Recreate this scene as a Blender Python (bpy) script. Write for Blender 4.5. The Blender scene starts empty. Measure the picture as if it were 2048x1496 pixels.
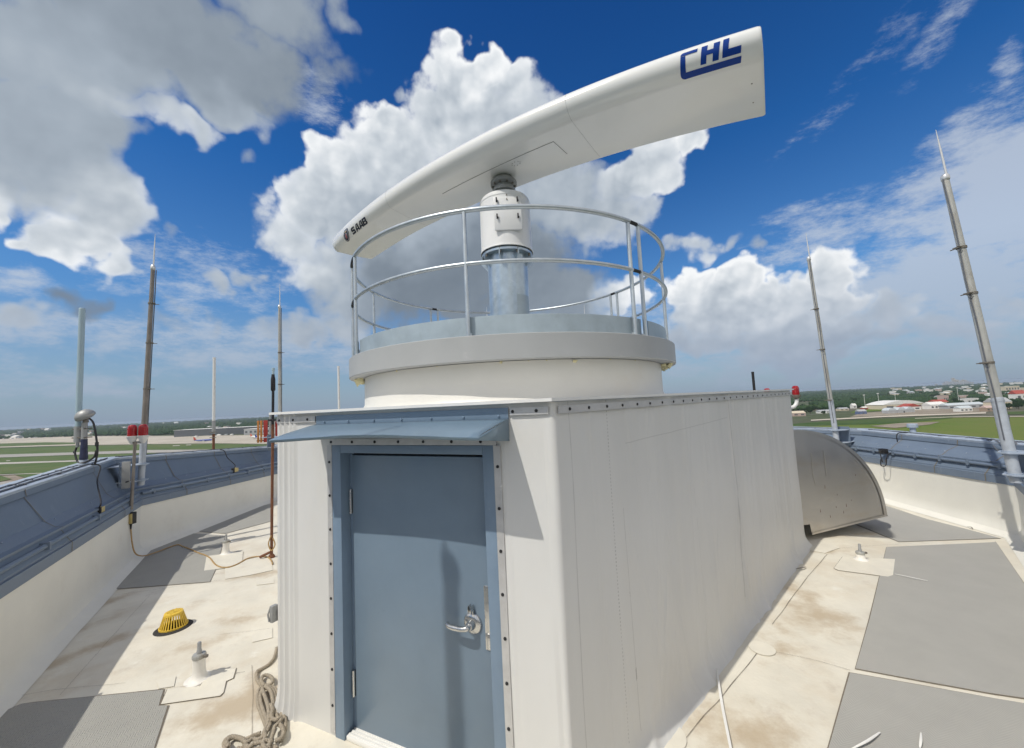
import bpy, bmesh, math, random
import numpy as np
from mathutils import Vector, Matrix, noise as mnoise
random.seed(7); rng = np.random.default_rng(7)
scene = bpy.context.scene
COL = scene.collection
R_ = math.radians

# ------------------------------------------------------------------ camera
FPX, EYE = 790.0, 2.2
ROLL, PITCH = math.atan(.0477), math.atan(59.06 / FPX)
_X = np.array([1., 0, 0]); _U = np.array([0, -math.sin(PITCH), math.cos(PITCH)])
FW = np.array([0, math.cos(PITCH), math.sin(PITCH)])
RT = math.cos(ROLL) * _X - math.sin(ROLL) * _U
UP = math.sin(ROLL) * _X + math.cos(ROLL) * _U
EYEP = np.array([0, 0, EYE])
cam = bpy.data.cameras.new('camera'); camo = bpy.data.objects.new('camera', cam); COL.objects.link(camo)
cam.sensor_fit = 'HORIZONTAL'; cam.sensor_width = 36; cam.lens = FPX / 2048 * 36
cam.clip_start = .05; cam.clip_end = 80000
M4 = Matrix.Identity(4)
for i in range(3):
    M4[i][0] = RT[i]; M4[i][1] = UP[i]; M4[i][2] = -FW[i]; M4[i][3] = EYEP[i]
camo.matrix_world = M4; scene.camera = camo

# survey helpers: turn a sighting in the photograph into a place in the world
def ray(x, y): return FW + (x - 1024) / FPX * RT - (y - 748) / FPX * UP
def onz(x, y, z=0.):
    r = ray(x, y); return EYEP + r * ((z - EYE) / r[2])
def ony(x, y, Y):
    r = ray(x, y); return EYEP + r * (Y / r[1])
def onplane(x, y, P0, n):
    r = ray(x, y); return EYEP + r * ((np.asarray(P0) - EYEP) @ n / (r @ n))
def atxy(x, y, A, D):
    return onplane(x, y, A, np.array([-D[1], D[0], 0.]))
GZ = -53.0                                     # the airfield lies this far below the roof

# ------------------------------------------------------------------ materials
def mk(name, col, rough=.6, metal=0., var=.08, scale=4., bump=0., bscale=40., stretch=(1, 1, 1),
       stain=None, spec=.5, coat=0., extra=None):
    m = bpy.data.materials.new(name); m.use_nodes = True
    nt = m.node_tree; N = nt.nodes; L = nt.links
    b = N['Principled BSDF']
    b.inputs['Roughness'].default_value = rough; b.inputs['Metallic'].default_value = metal
    b.inputs['Specular IOR Level'].default_value = spec
    b.inputs['Coat Weight'].default_value = coat
    tc = N.new('ShaderNodeTexCoord'); mp = N.new('ShaderNodeMapping')
    mp.inputs['Scale'].default_value = stretch
    L.new(tc.outputs['Object'], mp.inputs['Vector'])
    out = None
    base = N.new('ShaderNodeRGB'); base.outputs[0].default_value = (*col, 1); out = base.outputs[0]
    if var:
        no = N.new('ShaderNodeTexNoise'); no.inputs['Scale'].default_value = scale
        no.inputs['Detail'].default_value = 6; no.inputs['Roughness'].default_value = .62
        L.new(mp.outputs[0], no.inputs['Vector'])
        mr = N.new('ShaderNodeMapRange'); mr.inputs['From Min'].default_value = .25; mr.inputs['From Max'].default_value = .75
        mr.inputs['To Min'].default_value = 1 - var; mr.inputs['To Max'].default_value = 1 + var * .6
        L.new(no.outputs['Fac'], mr.inputs['Value'])
        mx = N.new('ShaderNodeMix'); mx.data_type = 'RGBA'; mx.blend_type = 'MULTIPLY'; mx.inputs['Factor'].default_value = 1
        L.new(out, mx.inputs['A']); L.new(mr.outputs[0], mx.inputs['B']); out = mx.outputs['Result']
        rr = N.new('ShaderNodeMapRange'); rr.inputs['To Min'].default_value = max(.02, rough - .12); rr.inputs['To Max'].default_value = min(1, rough + .12)
        L.new(no.outputs['Fac'], rr.inputs['Value']); L.new(rr.outputs[0], b.inputs['Roughness'])
    for st in (stain or []):
        scol, ssc, lo, hi, amt = st[:5]
        no = N.new('ShaderNodeTexNoise'); no.inputs['Scale'].default_value = ssc
        no.inputs['Detail'].default_value = 8; no.inputs['Roughness'].default_value = .68
        sm = N.new('ShaderNodeMapping'); sm.inputs['Scale'].default_value = st[5] if len(st) > 5 else stretch
        sm.inputs['Location'].default_value = (ssc * 3.1, 7.7, ssc)
        L.new(tc.outputs['Object'], sm.inputs['Vector']); L.new(sm.outputs[0], no.inputs['Vector'])
        mr = N.new('ShaderNodeMapRange'); mr.interpolation_type = 'SMOOTHSTEP'
        mr.inputs['From Min'].default_value = lo; mr.inputs['From Max'].default_value = hi
        mr.inputs['To Max'].default_value = amt
        L.new(no.outputs['Fac'], mr.inputs['Value'])
        mx = N.new('ShaderNodeMix'); mx.data_type = 'RGBA'
        L.new(mr.outputs[0], mx.inputs['Factor']); L.new(out, mx.inputs['A']); mx.inputs['B'].default_value = (*scol, 1)
        out = mx.outputs['Result']
    if extra: out = extra(nt, tc, out)
    L.new(out, b.inputs['Base Color'])
    if bump:
        no = N.new('ShaderNodeTexNoise'); no.inputs['Scale'].default_value = bscale; no.inputs['Detail'].default_value = 5
        L.new(mp.outputs[0], no.inputs['Vector'])
        bp = N.new('ShaderNodeBump'); bp.inputs['Strength'].default_value = bump; bp.inputs['Distance'].default_value = .01
        L.new(no.outputs['Fac'], bp.inputs['Height']); L.new(bp.outputs[0], b.inputs['Normal'])
    return m

def spots(places, tint):
    """rust and mud stains of their own shape at given places on the roof"""
    def f(nt, tc, out):
        N, L = nt.nodes, nt.links
        acc = None
        no = N.new('ShaderNodeTexNoise'); no.inputs['Scale'].default_value = 3.2; no.inputs['Detail'].default_value = 9; no.inputs['Roughness'].default_value = .7
        L.new(tc.outputs['Object'], no.inputs['Vector'])
        for (p, rx, ry, rot, amt) in places:
            mp = N.new('ShaderNodeMapping'); mp.vector_type = 'TEXTURE'
            mp.inputs['Location'].default_value = (p[0], p[1], 0); mp.inputs['Rotation'].default_value = (0, 0, rot)
            mp.inputs['Scale'].default_value = (rx, ry, 1)
            L.new(tc.outputs['Object'], mp.inputs['Vector'])
            ln = N.new('ShaderNodeVectorMath'); ln.operation = 'LENGTH'; L.new(mp.outputs[0], ln.inputs[0])
            mr = N.new('ShaderNodeMapRange'); mr.inputs['From Min'].default_value = 1.0; mr.inputs['From Max'].default_value = 0.0
            mr.inputs['To Max'].default_value = amt
            L.new(ln.outputs['Value'], mr.inputs['Value'])
            if acc is None: acc = mr.outputs[0]
            else:
                a = N.new('ShaderNodeMath'); a.operation = 'MAXIMUM'; L.new(acc, a.inputs[0]); L.new(mr.outputs[0], a.inputs[1]); acc = a.outputs[0]
        a = N.new('ShaderNodeMath'); a.operation = 'MULTIPLY_ADD'; L.new(acc, a.inputs[0]); a.inputs[1].default_value = .62; L.new(no.outputs['Fac'], a.inputs[2])
        mr = N.new('ShaderNodeMapRange'); mr.interpolation_type = 'SMOOTHSTEP'
        mr.inputs['From Min'].default_value = .62; mr.inputs['From Max'].default_value = 1.0; mr.inputs['To Max'].default_value = .8
        L.new(a.outputs[0], mr.inputs['Value'])
        mx = N.new('ShaderNodeMix'); mx.data_type = 'RGBA'
        L.new(mr.outputs[0], mx.inputs['Factor']); L.new(out, mx.inputs['A']); mx.inputs['B'].default_value = (*tint, 1)
        return mx.outputs['Result']
    return f

def ridged(m, scale, axis_rot, amt=.5):
    """herring-bone tread moulded into the walkway mats"""
    nt = m.node_tree; N, L = nt.nodes, nt.links; b = N['Principled BSDF']
    tc = N.new('ShaderNodeTexCoord'); mp = N.new('ShaderNodeMapping'); mp.inputs['Rotation'].default_value = (0, 0, axis_rot)
    L.new(tc.outputs['Object'], mp.inputs['Vector'])
    sx = N.new('ShaderNodeSeparateXYZ'); L.new(mp.outputs[0], sx.inputs[0])
    fl = N.new('ShaderNodeMath'); fl.operation = 'PINGPONG'; L.new(sx.outputs['X'], fl.inputs[0]); fl.inputs[1].default_value = .048
    ad = N.new('ShaderNodeMath'); ad.operation = 'MULTIPLY_ADD'; L.new(fl.outputs[0], ad.inputs[0]); ad.inputs[1].default_value = .8; L.new(sx.outputs['Y'], ad.inputs[2])
    fr = N.new('ShaderNodeMath'); fr.operation = 'PINGPONG'; L.new(ad.outputs[0], fr.inputs[0]); fr.inputs[1].default_value = scale
    bp = N.new('ShaderNodeBump'); bp.inputs['Strength'].default_value = amt; bp.inputs['Distance'].default_value = .012
    L.new(fr.outputs[0], bp.inputs['Height'])
    mr = N.new('ShaderNodeMapRange'); mr.inputs['From Max'].default_value = scale; L.new(fr.outputs[0], mr.inputs['Value'])
    mu = N.new('ShaderNodeMath'); mu.operation = 'MULTIPLY'; mu.inputs[1].default_value = 1.0; L.new(mr.outputs[0], mu.inputs[0])
    L.new(mu.outputs[0], bp.inputs['Height']); L.new(bp.outputs[0], b.inputs['Normal'])
    return m

def laps(nt, tc, out):
    N, L = nt.nodes, nt.links
    dx, dy = math.sin(R_(46.5)), math.cos(R_(46.5))
    def dot(v):
        n = N.new('ShaderNodeVectorMath'); n.operation = 'DOT_PRODUCT'; L.new(tc.outputs['Object'], n.inputs[0]); n.inputs[1].default_value = v; return n.outputs['Value']
    def mt(op, a, b=None, c=None):
        n = N.new('ShaderNodeMath'); n.operation = op
        for i, x in enumerate((a, b, c)):
            if x is None: continue
            if isinstance(x, (int, float)): n.inputs[i].default_value = x
            else: L.new(x, n.inputs[i])
        return n.outputs[0]
    t = dot((dx, dy, 0)); off = dot((dy, -dx, 0)); z = dot((0, 0, 1))
    no = N.new('ShaderNodeTexNoise'); no.inputs['Scale'].default_value = 6; no.inputs['Detail'].default_value = 6; L.new(tc.outputs['Object'], no.inputs['Vector'])
    on = mt('MULTIPLY', mt('GREATER_THAN', off, -.1), mt('GREATER_THAN', t, .1)); acc = None
    for (t0, slope, w, strength, dotted, z0, z1) in ((.52, .0, .0040, .38, 1, .15, 3), (.66, .012, .0025, .22, 0, .15, 1.5), (.66, .012, .006, .55, 2, .15, 1.2), (.13, .0, .004, .22, 0, .22, 3), (2.69, .0, .005, .25, 0, .22, 3), (1.75, .02, .003, .2, 2, .2, 1.9)):
        d = mt('ABSOLUTE', mt('SUBTRACT', mt('MULTIPLY_ADD', z, slope, t), t0)); m = mt('LESS_THAN', mt('MULTIPLY_ADD', mt('SUBTRACT', no.outputs['Fac'], .5), .012, d), w)
        if dotted == 1: m = mt('MULTIPLY', m, mt('GREATER_THAN', mt('PINGPONG', z, .011), .0055))
        if dotted == 2: m = mt('MULTIPLY', m, mt('GREATER_THAN', no.outputs['Fac'], .52))
        m = mt('MULTIPLY', m, mt('MULTIPLY', mt('GREATER_THAN', z, z0), mt('LESS_THAN', z, z1))); m = mt('MULTIPLY', m, strength)
        acc = m if acc is None else mt('MAXIMUM', acc, m)
    d = mt('ABSOLUTE', mt('SUBTRACT', mt('MULTIPLY_ADD', t, -.03, z), 1.88)); m = mt('MULTIPLY', mt('LESS_THAN', d, .0035), mt('MULTIPLY', mt('GREATER_THAN', t, .72), mt('LESS_THAN', t, 2.65))); acc = mt('MAXIMUM', acc, mt('MULTIPLY', m, .2))
    mx = N.new('ShaderNodeMix'); mx.data_type = 'RGBA'; L.new(mt('MULTIPLY', acc, on), mx.inputs['Factor']); L.new(out, mx.inputs['A']); mx.inputs['B'].default_value = (.13, .125, .12, 1)
    return mx.outputs['Result']

MT = {}
roof_spots = [(onz(490, 1410), .55, .35, .5, 1.0), (onz(1640, 1235), .6, .5, .8, .8), (onz(1560, 1290), .8, .3, .8, .6), (onz(1500, 1475), .7, .4, .3, .8),
              (onz(1640, 1100), .5, .25, 0, .9), (onz(520, 1150), .8, .3, .3, .7), (onz(455, 1145), .9, .2, .3, .5), (onz(390, 1210), .6, .3, .4, .4),
              (onz(1760, 1060), .5, .3, .2, .5), (onz(345, 1262), .3, .25, 0, .6), (onz(130, 1270), .9, .25, 1.2, .6), (onz(1400, 1440), .5, .3, .8, .6),
              (onz(1840, 1045), 1.2, .2, -1.3, .9), (onz(1590, 1180), .5, .3, .8, .6), (onz(230, 1150), 1.2, .22, 1.2, .85), (onz(420, 1440), .5, .35, .2, .8), (onz(60, 1345), 1.3, .20, 1.02, .9), (onz(150, 1225), 1.2, .20, 1.02, .85), (onz(330, 1395), .5, .12, .1, .7), (onz(400, 1290), .8, .3, .5, .55), (onz(470, 1240), .5, .3, .2, .6), (onz(505, 1380), .16, .5, .5, .9), (onz(1720, 1068), .8, .2, .1, .7), (onz(1620, 1200), .25, .6, -.7, .7)]
MT['roof'] = mk('roof_membrane', (.73, .69, .585), .62, var=.14, scale=2.2, bump=.25, bscale=28,
                stain=[((.60, .52, .395), 1.1, .46, .70, .6), ((.50, .43, .35), 4.5, .57, .76, .5), ((.79, .77, .69), 2.3, .58, .72, .7), ((.30, .26, .22), 17, .66, .78, .6), ((.42, .25, .13), 9, .69, .78, .6)],
                extra=spots(roof_spots, (.46, .365, .245)))
MT['patch'] = mk('patch_membrane', (.735, .695, .59), .55, var=.08, scale=6, bump=.15, bscale=40, stain=[((.62, .52, .40), 4, .58, .8, .45)])
MT['seam'] = mk('seam_dirt', (.20, .17, .13), .8, var=.3, scale=30)
MT['upstand'] = mk('upstand_membrane', (.775, .755, .68), .5, var=.06, scale=2, bump=.25, bscale=5,
                   stain=[((.60, .54, .45), 1.6, .55, .8, .4), ((.35, .32, .28), 22, .70, .8, .5)])
MT['wall'] = mk('wall_membrane', (.665, .662, .642), .42, var=.07, scale=1.5, bump=.5, bscale=6, stretch=(1, 1, .35),
                stain=[((.66, .61, .53), 1.3, .56, .8, .4), ((.42, .40, .38), 26, .70, .82, .45, (1, 1, .2)), ((.60, .58, .55), 3.5, .6, .8, .3, (2.5, 2.5, .15))], extra=lambda nt, tc, out: laps(nt, tc, out))
MT['trim'] = mk('white_trim', (.78, .775, .75), .4, var=.06, scale=9, bump=.1, bscale=30, stain=[((.4, .38, .35), 30, .66, .8, .5)])
MT['bar'] = mk('aluminium_bar', (.56, .555, .55), .42, .35, var=.14, scale=12, bump=.1, stain=[((.80, .79, .76), 14, .62, .74, .8)])
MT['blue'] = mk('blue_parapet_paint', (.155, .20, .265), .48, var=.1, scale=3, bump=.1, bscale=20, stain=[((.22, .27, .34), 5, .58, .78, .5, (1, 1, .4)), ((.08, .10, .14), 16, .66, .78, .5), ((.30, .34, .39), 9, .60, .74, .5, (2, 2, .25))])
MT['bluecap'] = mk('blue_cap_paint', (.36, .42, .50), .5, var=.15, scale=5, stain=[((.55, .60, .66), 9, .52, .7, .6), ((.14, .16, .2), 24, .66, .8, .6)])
MT['door'] = mk('blue_door_paint', (.165, .225, .29), .34, var=.06, scale=5, bump=.05, bscale=120, stain=[((.23, .28, .33), 2.2, .52, .8, .4, (1, 1, .5)), ((.10, .13, .165), 11, .66, .76, .45, (1, 1, .35)), ((.30, .34, .38), 24, .69, .76, .5)])
MT['dframe'] = mk('blue_frame_paint', (.18, .25, .335), .42, var=.08, scale=6, bump=.08, bscale=60, stain=[((.35, .40, .46), 20, .66, .78, .6)])
MT['awning'] = mk('blue_awning_metal', (.20, .285, .365), .36, .25, var=.08, scale=3, bump=.12, bscale=6, stain=[((.32, .40, .47), 6, .6, .78, .5)])
MT['black'] = mk('black_rubber', (.015, .015, .017), .55, var=.2)
MT['darkgap'] = mk('dark_seal', (.02, .022, .028), .8, var=0)
MT['steel'] = mk('brushed_steel', (.62, .62, .61), .24, .95, var=.08, scale=30, bump=.04, bscale=90)
MT['galv'] = mk('galvanised_steel', (.55, .60, .63), .40, .75, var=.16, scale=9, stain=[((.42, .48, .53), 6, .52, .66, .5)])
MT['galvtoe'] = mk('galvanised_toe_plate', (.42, .495, .54), .5, .45, var=.16, scale=5, stain=[((.32, .37, .40), 7, .54, .74, .55, (1, 1, .7)), ((.6, .63, .62), 4, .6, .8, .4)])
MT['galvpost'] = mk('galvanised_pedestal', (.47, .555, .62), .34, .72, var=.22, scale=7, stain=[((.30, .37, .42), 5, .54, .68, .6), ((.62, .68, .72), 9, .58, .68, .6)])
MT['fascia'] = mk('grey_fascia', (.375, .385, .385), .5, var=.06, scale=3, bump=.05, stain=[((.36, .35, .34), 2.5, .60, .8, .5, (1, 1, 1)), ((.62, .61, .6), 6, .6, .8, .3)])
MT['drum'] = mk('drum_coating', (.70, .685, .635), .45, var=.05, scale=2, bump=.4, bscale=5, stain=[((.66, .61, .52), 2, .54, .8, .45), ((.5, .47, .42), 18, .7, .82, .5)])
MT['foam'] = mk('yellow_foam', (.72, .66, .40), .9, var=.25, scale=20, bump=.8, bscale=30)
MT['gloss'] = mk('radome_gloss', (.86, .865, .85), .22, var=.03, scale=2, coat=.35, bump=.015, bscale=4)
MT['housing'] = mk('housing_paint', (.82, .82, .81), .34, var=.03, scale=6, coat=.15)
MT['panel_gap'] = mk('panel_line', (.30, .30, .30), .6, var=0)
MT['logoblue'] = mk('logo_blue', (.006, .05, .30), .35, var=.05, scale=2, spec=.25)
MT['navy'] = mk('lettering_navy', (.012, .016, .045), .35, var=0)
MT['gold'] = mk('emblem_gold', (.50, .38, .22), .4, var=0)
MT['crest'] = mk('emblem_red', (.42, .10, .12), .4, var=0)
MT['silver'] = mk('emblem_silver', (.55, .58, .64), .4, var=0)
MT['pad'] = ridged(mk('walkway_mat', (.365, .358, .325), .85, var=.08, scale=3, stain=[((.42, .40, .36), 1.3, .5, .75, .5), ((.22, .21, .20), 9, .64, .8, .4)]), .009, R_(25), .4)
MT['padr'] = ridged(mk('walkway_mat_worn', (.378, .37, .34), .85, var=.07, scale=3, stain=[((.42, .40, .37), 1.0, .5, .75, .4), ((.22, .21, .20), 11, .66, .8, .35)]), .010, R_(60), .18)
MT['yellow'] = mk('yellow_plastic', (.78, .53, .065), .45, var=.12, scale=12, stain=[((.45, .32, .10), 14, .60, .76, .5)])
MT['ybox'] = mk('yellow_junction_box', (.55, .44, .18), .5, var=.2, scale=12)
MT['drain'] = mk('drain_flange', (.035, .033, .03), .8, var=.4, scale=20, bump=.5)
MT['rope'] = mk('rope_fibre', (.40, .345, .265), .9, var=.25, scale=40, bump=.8, bscale=130)
MT['cord'] = mk('tan_cord', (.42, .27, .11), .6, var=.2, scale=12)
MT['cable'] = mk('black_cable', (.022, .022, .025), .5, var=.1)
MT['gcable'] = mk('grey_cable', (.13, .14, .16), .55, var=.15)
MT['mast'] = mk('weathered_mast', (.47, .47, .44), .5, .3, var=.22, scale=6, stretch=(1, 1, .5), stain=[((.22, .19, .15), 5, .5, .72, .6, (2, 2, .4)), ((.55, .56, .55), 7, .6, .75, .5, (2, 2, .4))])
MT['mastlow'] = mk('painted_mast_foot', (.46, .50, .55), .5, .1, var=.18, scale=10, stain=[((.30, .33, .38), 9, .55, .7, .5)])
MT['mastdark'] = mk('brown_grey_mast', (.24, .215, .19), .55, .2, var=.25, scale=6, stain=[((.36, .34, .31), 7, .54, .7, .6, (2, 2, .4))])
MT['spike'] = mk('bright_aluminium', (.72, .72, .70), .35, .6, var=.05)
MT['clamp'] = mk('clamp_metal', (.22, .20, .17), .6, .4, var=.3, scale=30)
MT['rust'] = mk('rusty_steel', (.20, .085, .045), .85, .1, var=.4, scale=14, bump=.5, stain=[((.10, .06, .05), 9, .5, .7, .7)])
MT['fibre'] = mk('blue_grey_fibreglass', (.38, .50, .56), .4, var=.15, scale=2, stretch=(1, 1, .4), stain=[((.30, .34, .36), 2.5, .52, .7, .6, (2, 2, .5))])
MT['whitetube'] = mk('white_fibreglass', (.74, .74, .72), .4, var=.08, scale=5)
MT['greymetal'] = mk('grey_cast_metal', (.36, .365, .36), .5, .3, var=.12, scale=10)
MT['lensred'] = mk('red_glass_lens', (.34, .006, .010), .12, var=.1, scale=14, coat=.6)
MT['inox'] = mk('stainless_hood', (.56, .54, .51), .36, .9, var=.06, scale=2.5, stain=[((.50, .43, .34), 1.6, .50, .75, .5, (1, 1, 2.4)), ((.70, .66, .60), .9, .52, .7, .5, (1, 1, 2))])
MT['orange'] = mk('orange_panel', (.55, .22, .05), .5, var=.2, scale=8)
MT['redpanel'] = mk('red_panel', (.42, .04, .03), .5, var=.2, scale=8)
MT['tape'] = mk('dark_tape', (.03, .035, .08), .4, var=.5, scale=18)
MT['bollard'] = mk('white_boot', (.80, .775, .72), .5, var=.08, scale=9, bump=.3, bscale=20, stain=[((.45, .40, .33), 7, .58, .76, .5)])
MT['strip'] = mk('pale_strip', (.80, .79, .75), .5, var=.05)

# ------------------------------------------------------------------ mesh helpers
ROOT = {}
def frame_of(d):
    d = np.asarray(d, float); d = d / np.linalg.norm(d)
    a = np.array([0, 0, 1.]) if abs(d[2]) < .9 else np.array([1., 0, 0])
    u = np.cross(a, d); u /= np.linalg.norm(u); return u, np.cross(d, u), d
class MB:
    def __init__(s): s.v = []; s.f = []
    def add(s, vs, fs):
        o = len(s.v); s.v += [tuple(map(float, p)) for p in vs]; s.f += [tuple(o + i for i in f) for f in fs]; return s
    def box(s, c, size, ax=None, bev=0.):
        ax = np.eye(3) if ax is None else np.asarray(ax, float); c = np.asarray(c, float); h = np.asarray(size, float) / 2
        if bev <= 0:
            vs = [c + ax[0] * h[0] * i + ax[1] * h[1] * j + ax[2] * h[2] * k for i in (-1, 1) for j in (-1, 1) for k in (-1, 1)]
            return s.add(vs, [(0, 1, 3, 2), (4, 6, 7, 5), (0, 4, 5, 1), (2, 3, 7, 6), (0, 2, 6, 4), (1, 5, 7, 3)])
        b = min(bev, *(h * .9)); bm = bmesh.new(); bmesh.ops.create_cube(bm, size=2)
        for v in bm.verts: v.co = Vector((v.co.x * h[0], v.co.y * h[1], v.co.z * h[2]))
        bmesh.ops.bevel(bm, geom=bm.edges[:], offset=b, segments=2, profile=.5, affect='EDGES')
        bm.verts.ensure_lookup_table(); bm.verts.index_update()
        vs = [c + ax[0] * v.co.x + ax[1] * v.co.y + ax[2] * v.co.z for v in bm.verts]; fs = [[v.index for v in f.verts] for f in bm.faces]
        bm.free(); return s.add(vs, fs)
    def tube(s, pts, r, n=12, cap=True):
        pts = [np.asarray(p, float) for p in pts]; m = len(pts); rs = r if hasattr(r, '__len__') else [r] * m
        T = []
        for i in range(m):
            d = pts[min(i + 1, m - 1)] - pts[max(i - 1, 0)]; T.append(d / max(1e-9, np.linalg.norm(d)))
        u, w, _ = frame_of(T[0]); o = len(s.v)
        for i in range(m):
            u = u - T[i] * (u @ T[i]); u /= max(1e-9, np.linalg.norm(u)); w = np.cross(T[i], u)
            for k in range(n):
                a = 2 * math.pi * k / n; s.v.append(tuple(pts[i] + rs[i] * (u * math.cos(a) + w * math.sin(a))))
        for i in range(m - 1):
            for k in range(n):
                k2 = (k + 1) % n; s.f.append((o + i * n + k, o + i * n + k2, o + (i + 1) * n + k2, o + (i + 1) * n + k))
        if cap:
            s.f.append(tuple(o + k for k in range(n))[::-1]); s.f.append(tuple(o + (m - 1) * n + k for k in range(n)))
        return s
    def lathe(s, prof, c=(0, 0, 0), axis=(0, 0, 1), n=32, a0=0., a1=2 * math.pi, cap=True):
        c = np.asarray(c, float); u, w, d = frame_of(axis)
        if abs(d[2]) > .999: u, w = np.array([1., 0, 0]), np.array([0, d[2], 0.])
        full = abs(a1 - a0 - 2 * math.pi) < 1e-6; k = n if full else n + 1; o = len(s.v)
        for (r, z) in prof:
            for i in range(k):
                a = a0 + (a1 - a0) * i / n; s.v.append(tuple(c + d * z + r * (u * math.cos(a) + w * math.sin(a))))
        for j in range(len(prof) - 1):
            for i in range(n):
                i2 = (i + 1) % k; s.f.append((o + j * k + i, o + j * k + i2, o + (j + 1) * k + i2, o + (j + 1) * k + i))
        if full and cap:
            if prof[0][0] > 1e-6: s.f.append(tuple(o + i for i in range(n))[::-1])
            if prof[-1][0] > 1e-6: s.f.append(tuple(o + (len(prof) - 1) * k + i for i in range(n)))
        return s
    def poly(s, pts, h=(0, 0, -.004)):
        """a flat sheet with a little thickness"""
        n = len(pts); h = np.asarray(h, float); a = [np.asarray(p, float) for p in pts]
        return s.add(a + [p + h for p in a], [tuple(range(n)), tuple(range(2 * n - 1, n - 1, -1))] + [(i, n + i, n + (i + 1) % n, (i + 1) % n) for i in range(n)])
    def grid(s, P):
        """P[i][j] points"""
        a = len(P); b = len(P[0]); o = len(s.v)
        for row in P: s.v += [tuple(map(float, p)) for p in row]
        s.f += [(o + i * b + j, o + i * b + j + 1, o + (i + 1) * b + j + 1, o + (i + 1) * b + j) for i in range(a - 1) for j in range(b - 1)]
        return s
    def build(s, name, mat, parent=None, smooth=35, fix=True):
        off = ROOT.get(parent.name, np.zeros(3)) if parent else np.zeros(3)
        me = bpy.data.meshes.new(name); me.from_pydata([tuple(np.asarray(p) - off) for p in s.v], [], s.f)
        if fix:
            bm = bmesh.new(); bm.from_mesh(me); bmesh.ops.recalc_face_normals(bm, faces=bm.faces); bm.to_mesh(me); bm.free()
        me.materials.append(mat)
        if smooth: me.shade_smooth(); me.set_sharp_from_angle(angle=R_(smooth))
        o = bpy.data.objects.new(name, me); COL.objects.link(o)
        if parent: o.parent = parent; ROOT[o.name] = off
        return o
def tag(o, label=None, cat=None, group=None, kind=None):
    if label: o['label'] = label
    if cat: o['category'] = cat
    if group: o['group'] = group
    if kind: o['kind'] = kind
    return o
def thing(name, label, cat, loc, group=None):
    o = bpy.data.objects.new(name, None); COL.objects.link(o); o.location = tuple(map(float, loc)); o.empty_display_size = .1
    ROOT[o.name] = np.asarray(loc, float); return tag(o, label, cat, group)
def smoothpts(pts, k=6):
    pts = [np.asarray(p, float) for p in pts]; P = [pts[0]] + pts + [pts[-1]]; out = []
    for i in range(1, len(P) - 2):
        for j in range(k):
            t = j / k; a, b, c, d = P[i - 1], P[i], P[i + 1], P[i + 2]
            out.append(.5 * ((2 * b) + (-a + c) * t + (2 * a - 5 * b + 4 * c - d) * t * t + (-a + 3 * b - 3 * c + d) * t ** 3))
    out.append(pts[-1]); return out
def nz(x, y, z=0.): return mnoise.noise(Vector((x, y, z)))

# ------------------------------------------------------------------ sun and sky
SUN_EL, SUN_AZ = R_(55), R_(40)                 # light travels towards SUN_AZ from +x
Ldir = np.array([math.cos(SUN_EL) * math.cos(SUN_AZ), math.cos(SUN_EL) * math.sin(SUN_AZ), -math.sin(SUN_EL)])
sl = bpy.data.lights.new('sun', 'SUN'); sl.energy = 3.0; sl.angle = R_(.53); sl.color = (1, .955, .875)
so = bpy.data.objects.new('sun', sl); COL.objects.link(so); so.rotation_euler = Vector(Ldir).to_track_quat('-Z', 'Y').to_euler(); so.location = (-6, -3, 20)

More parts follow.
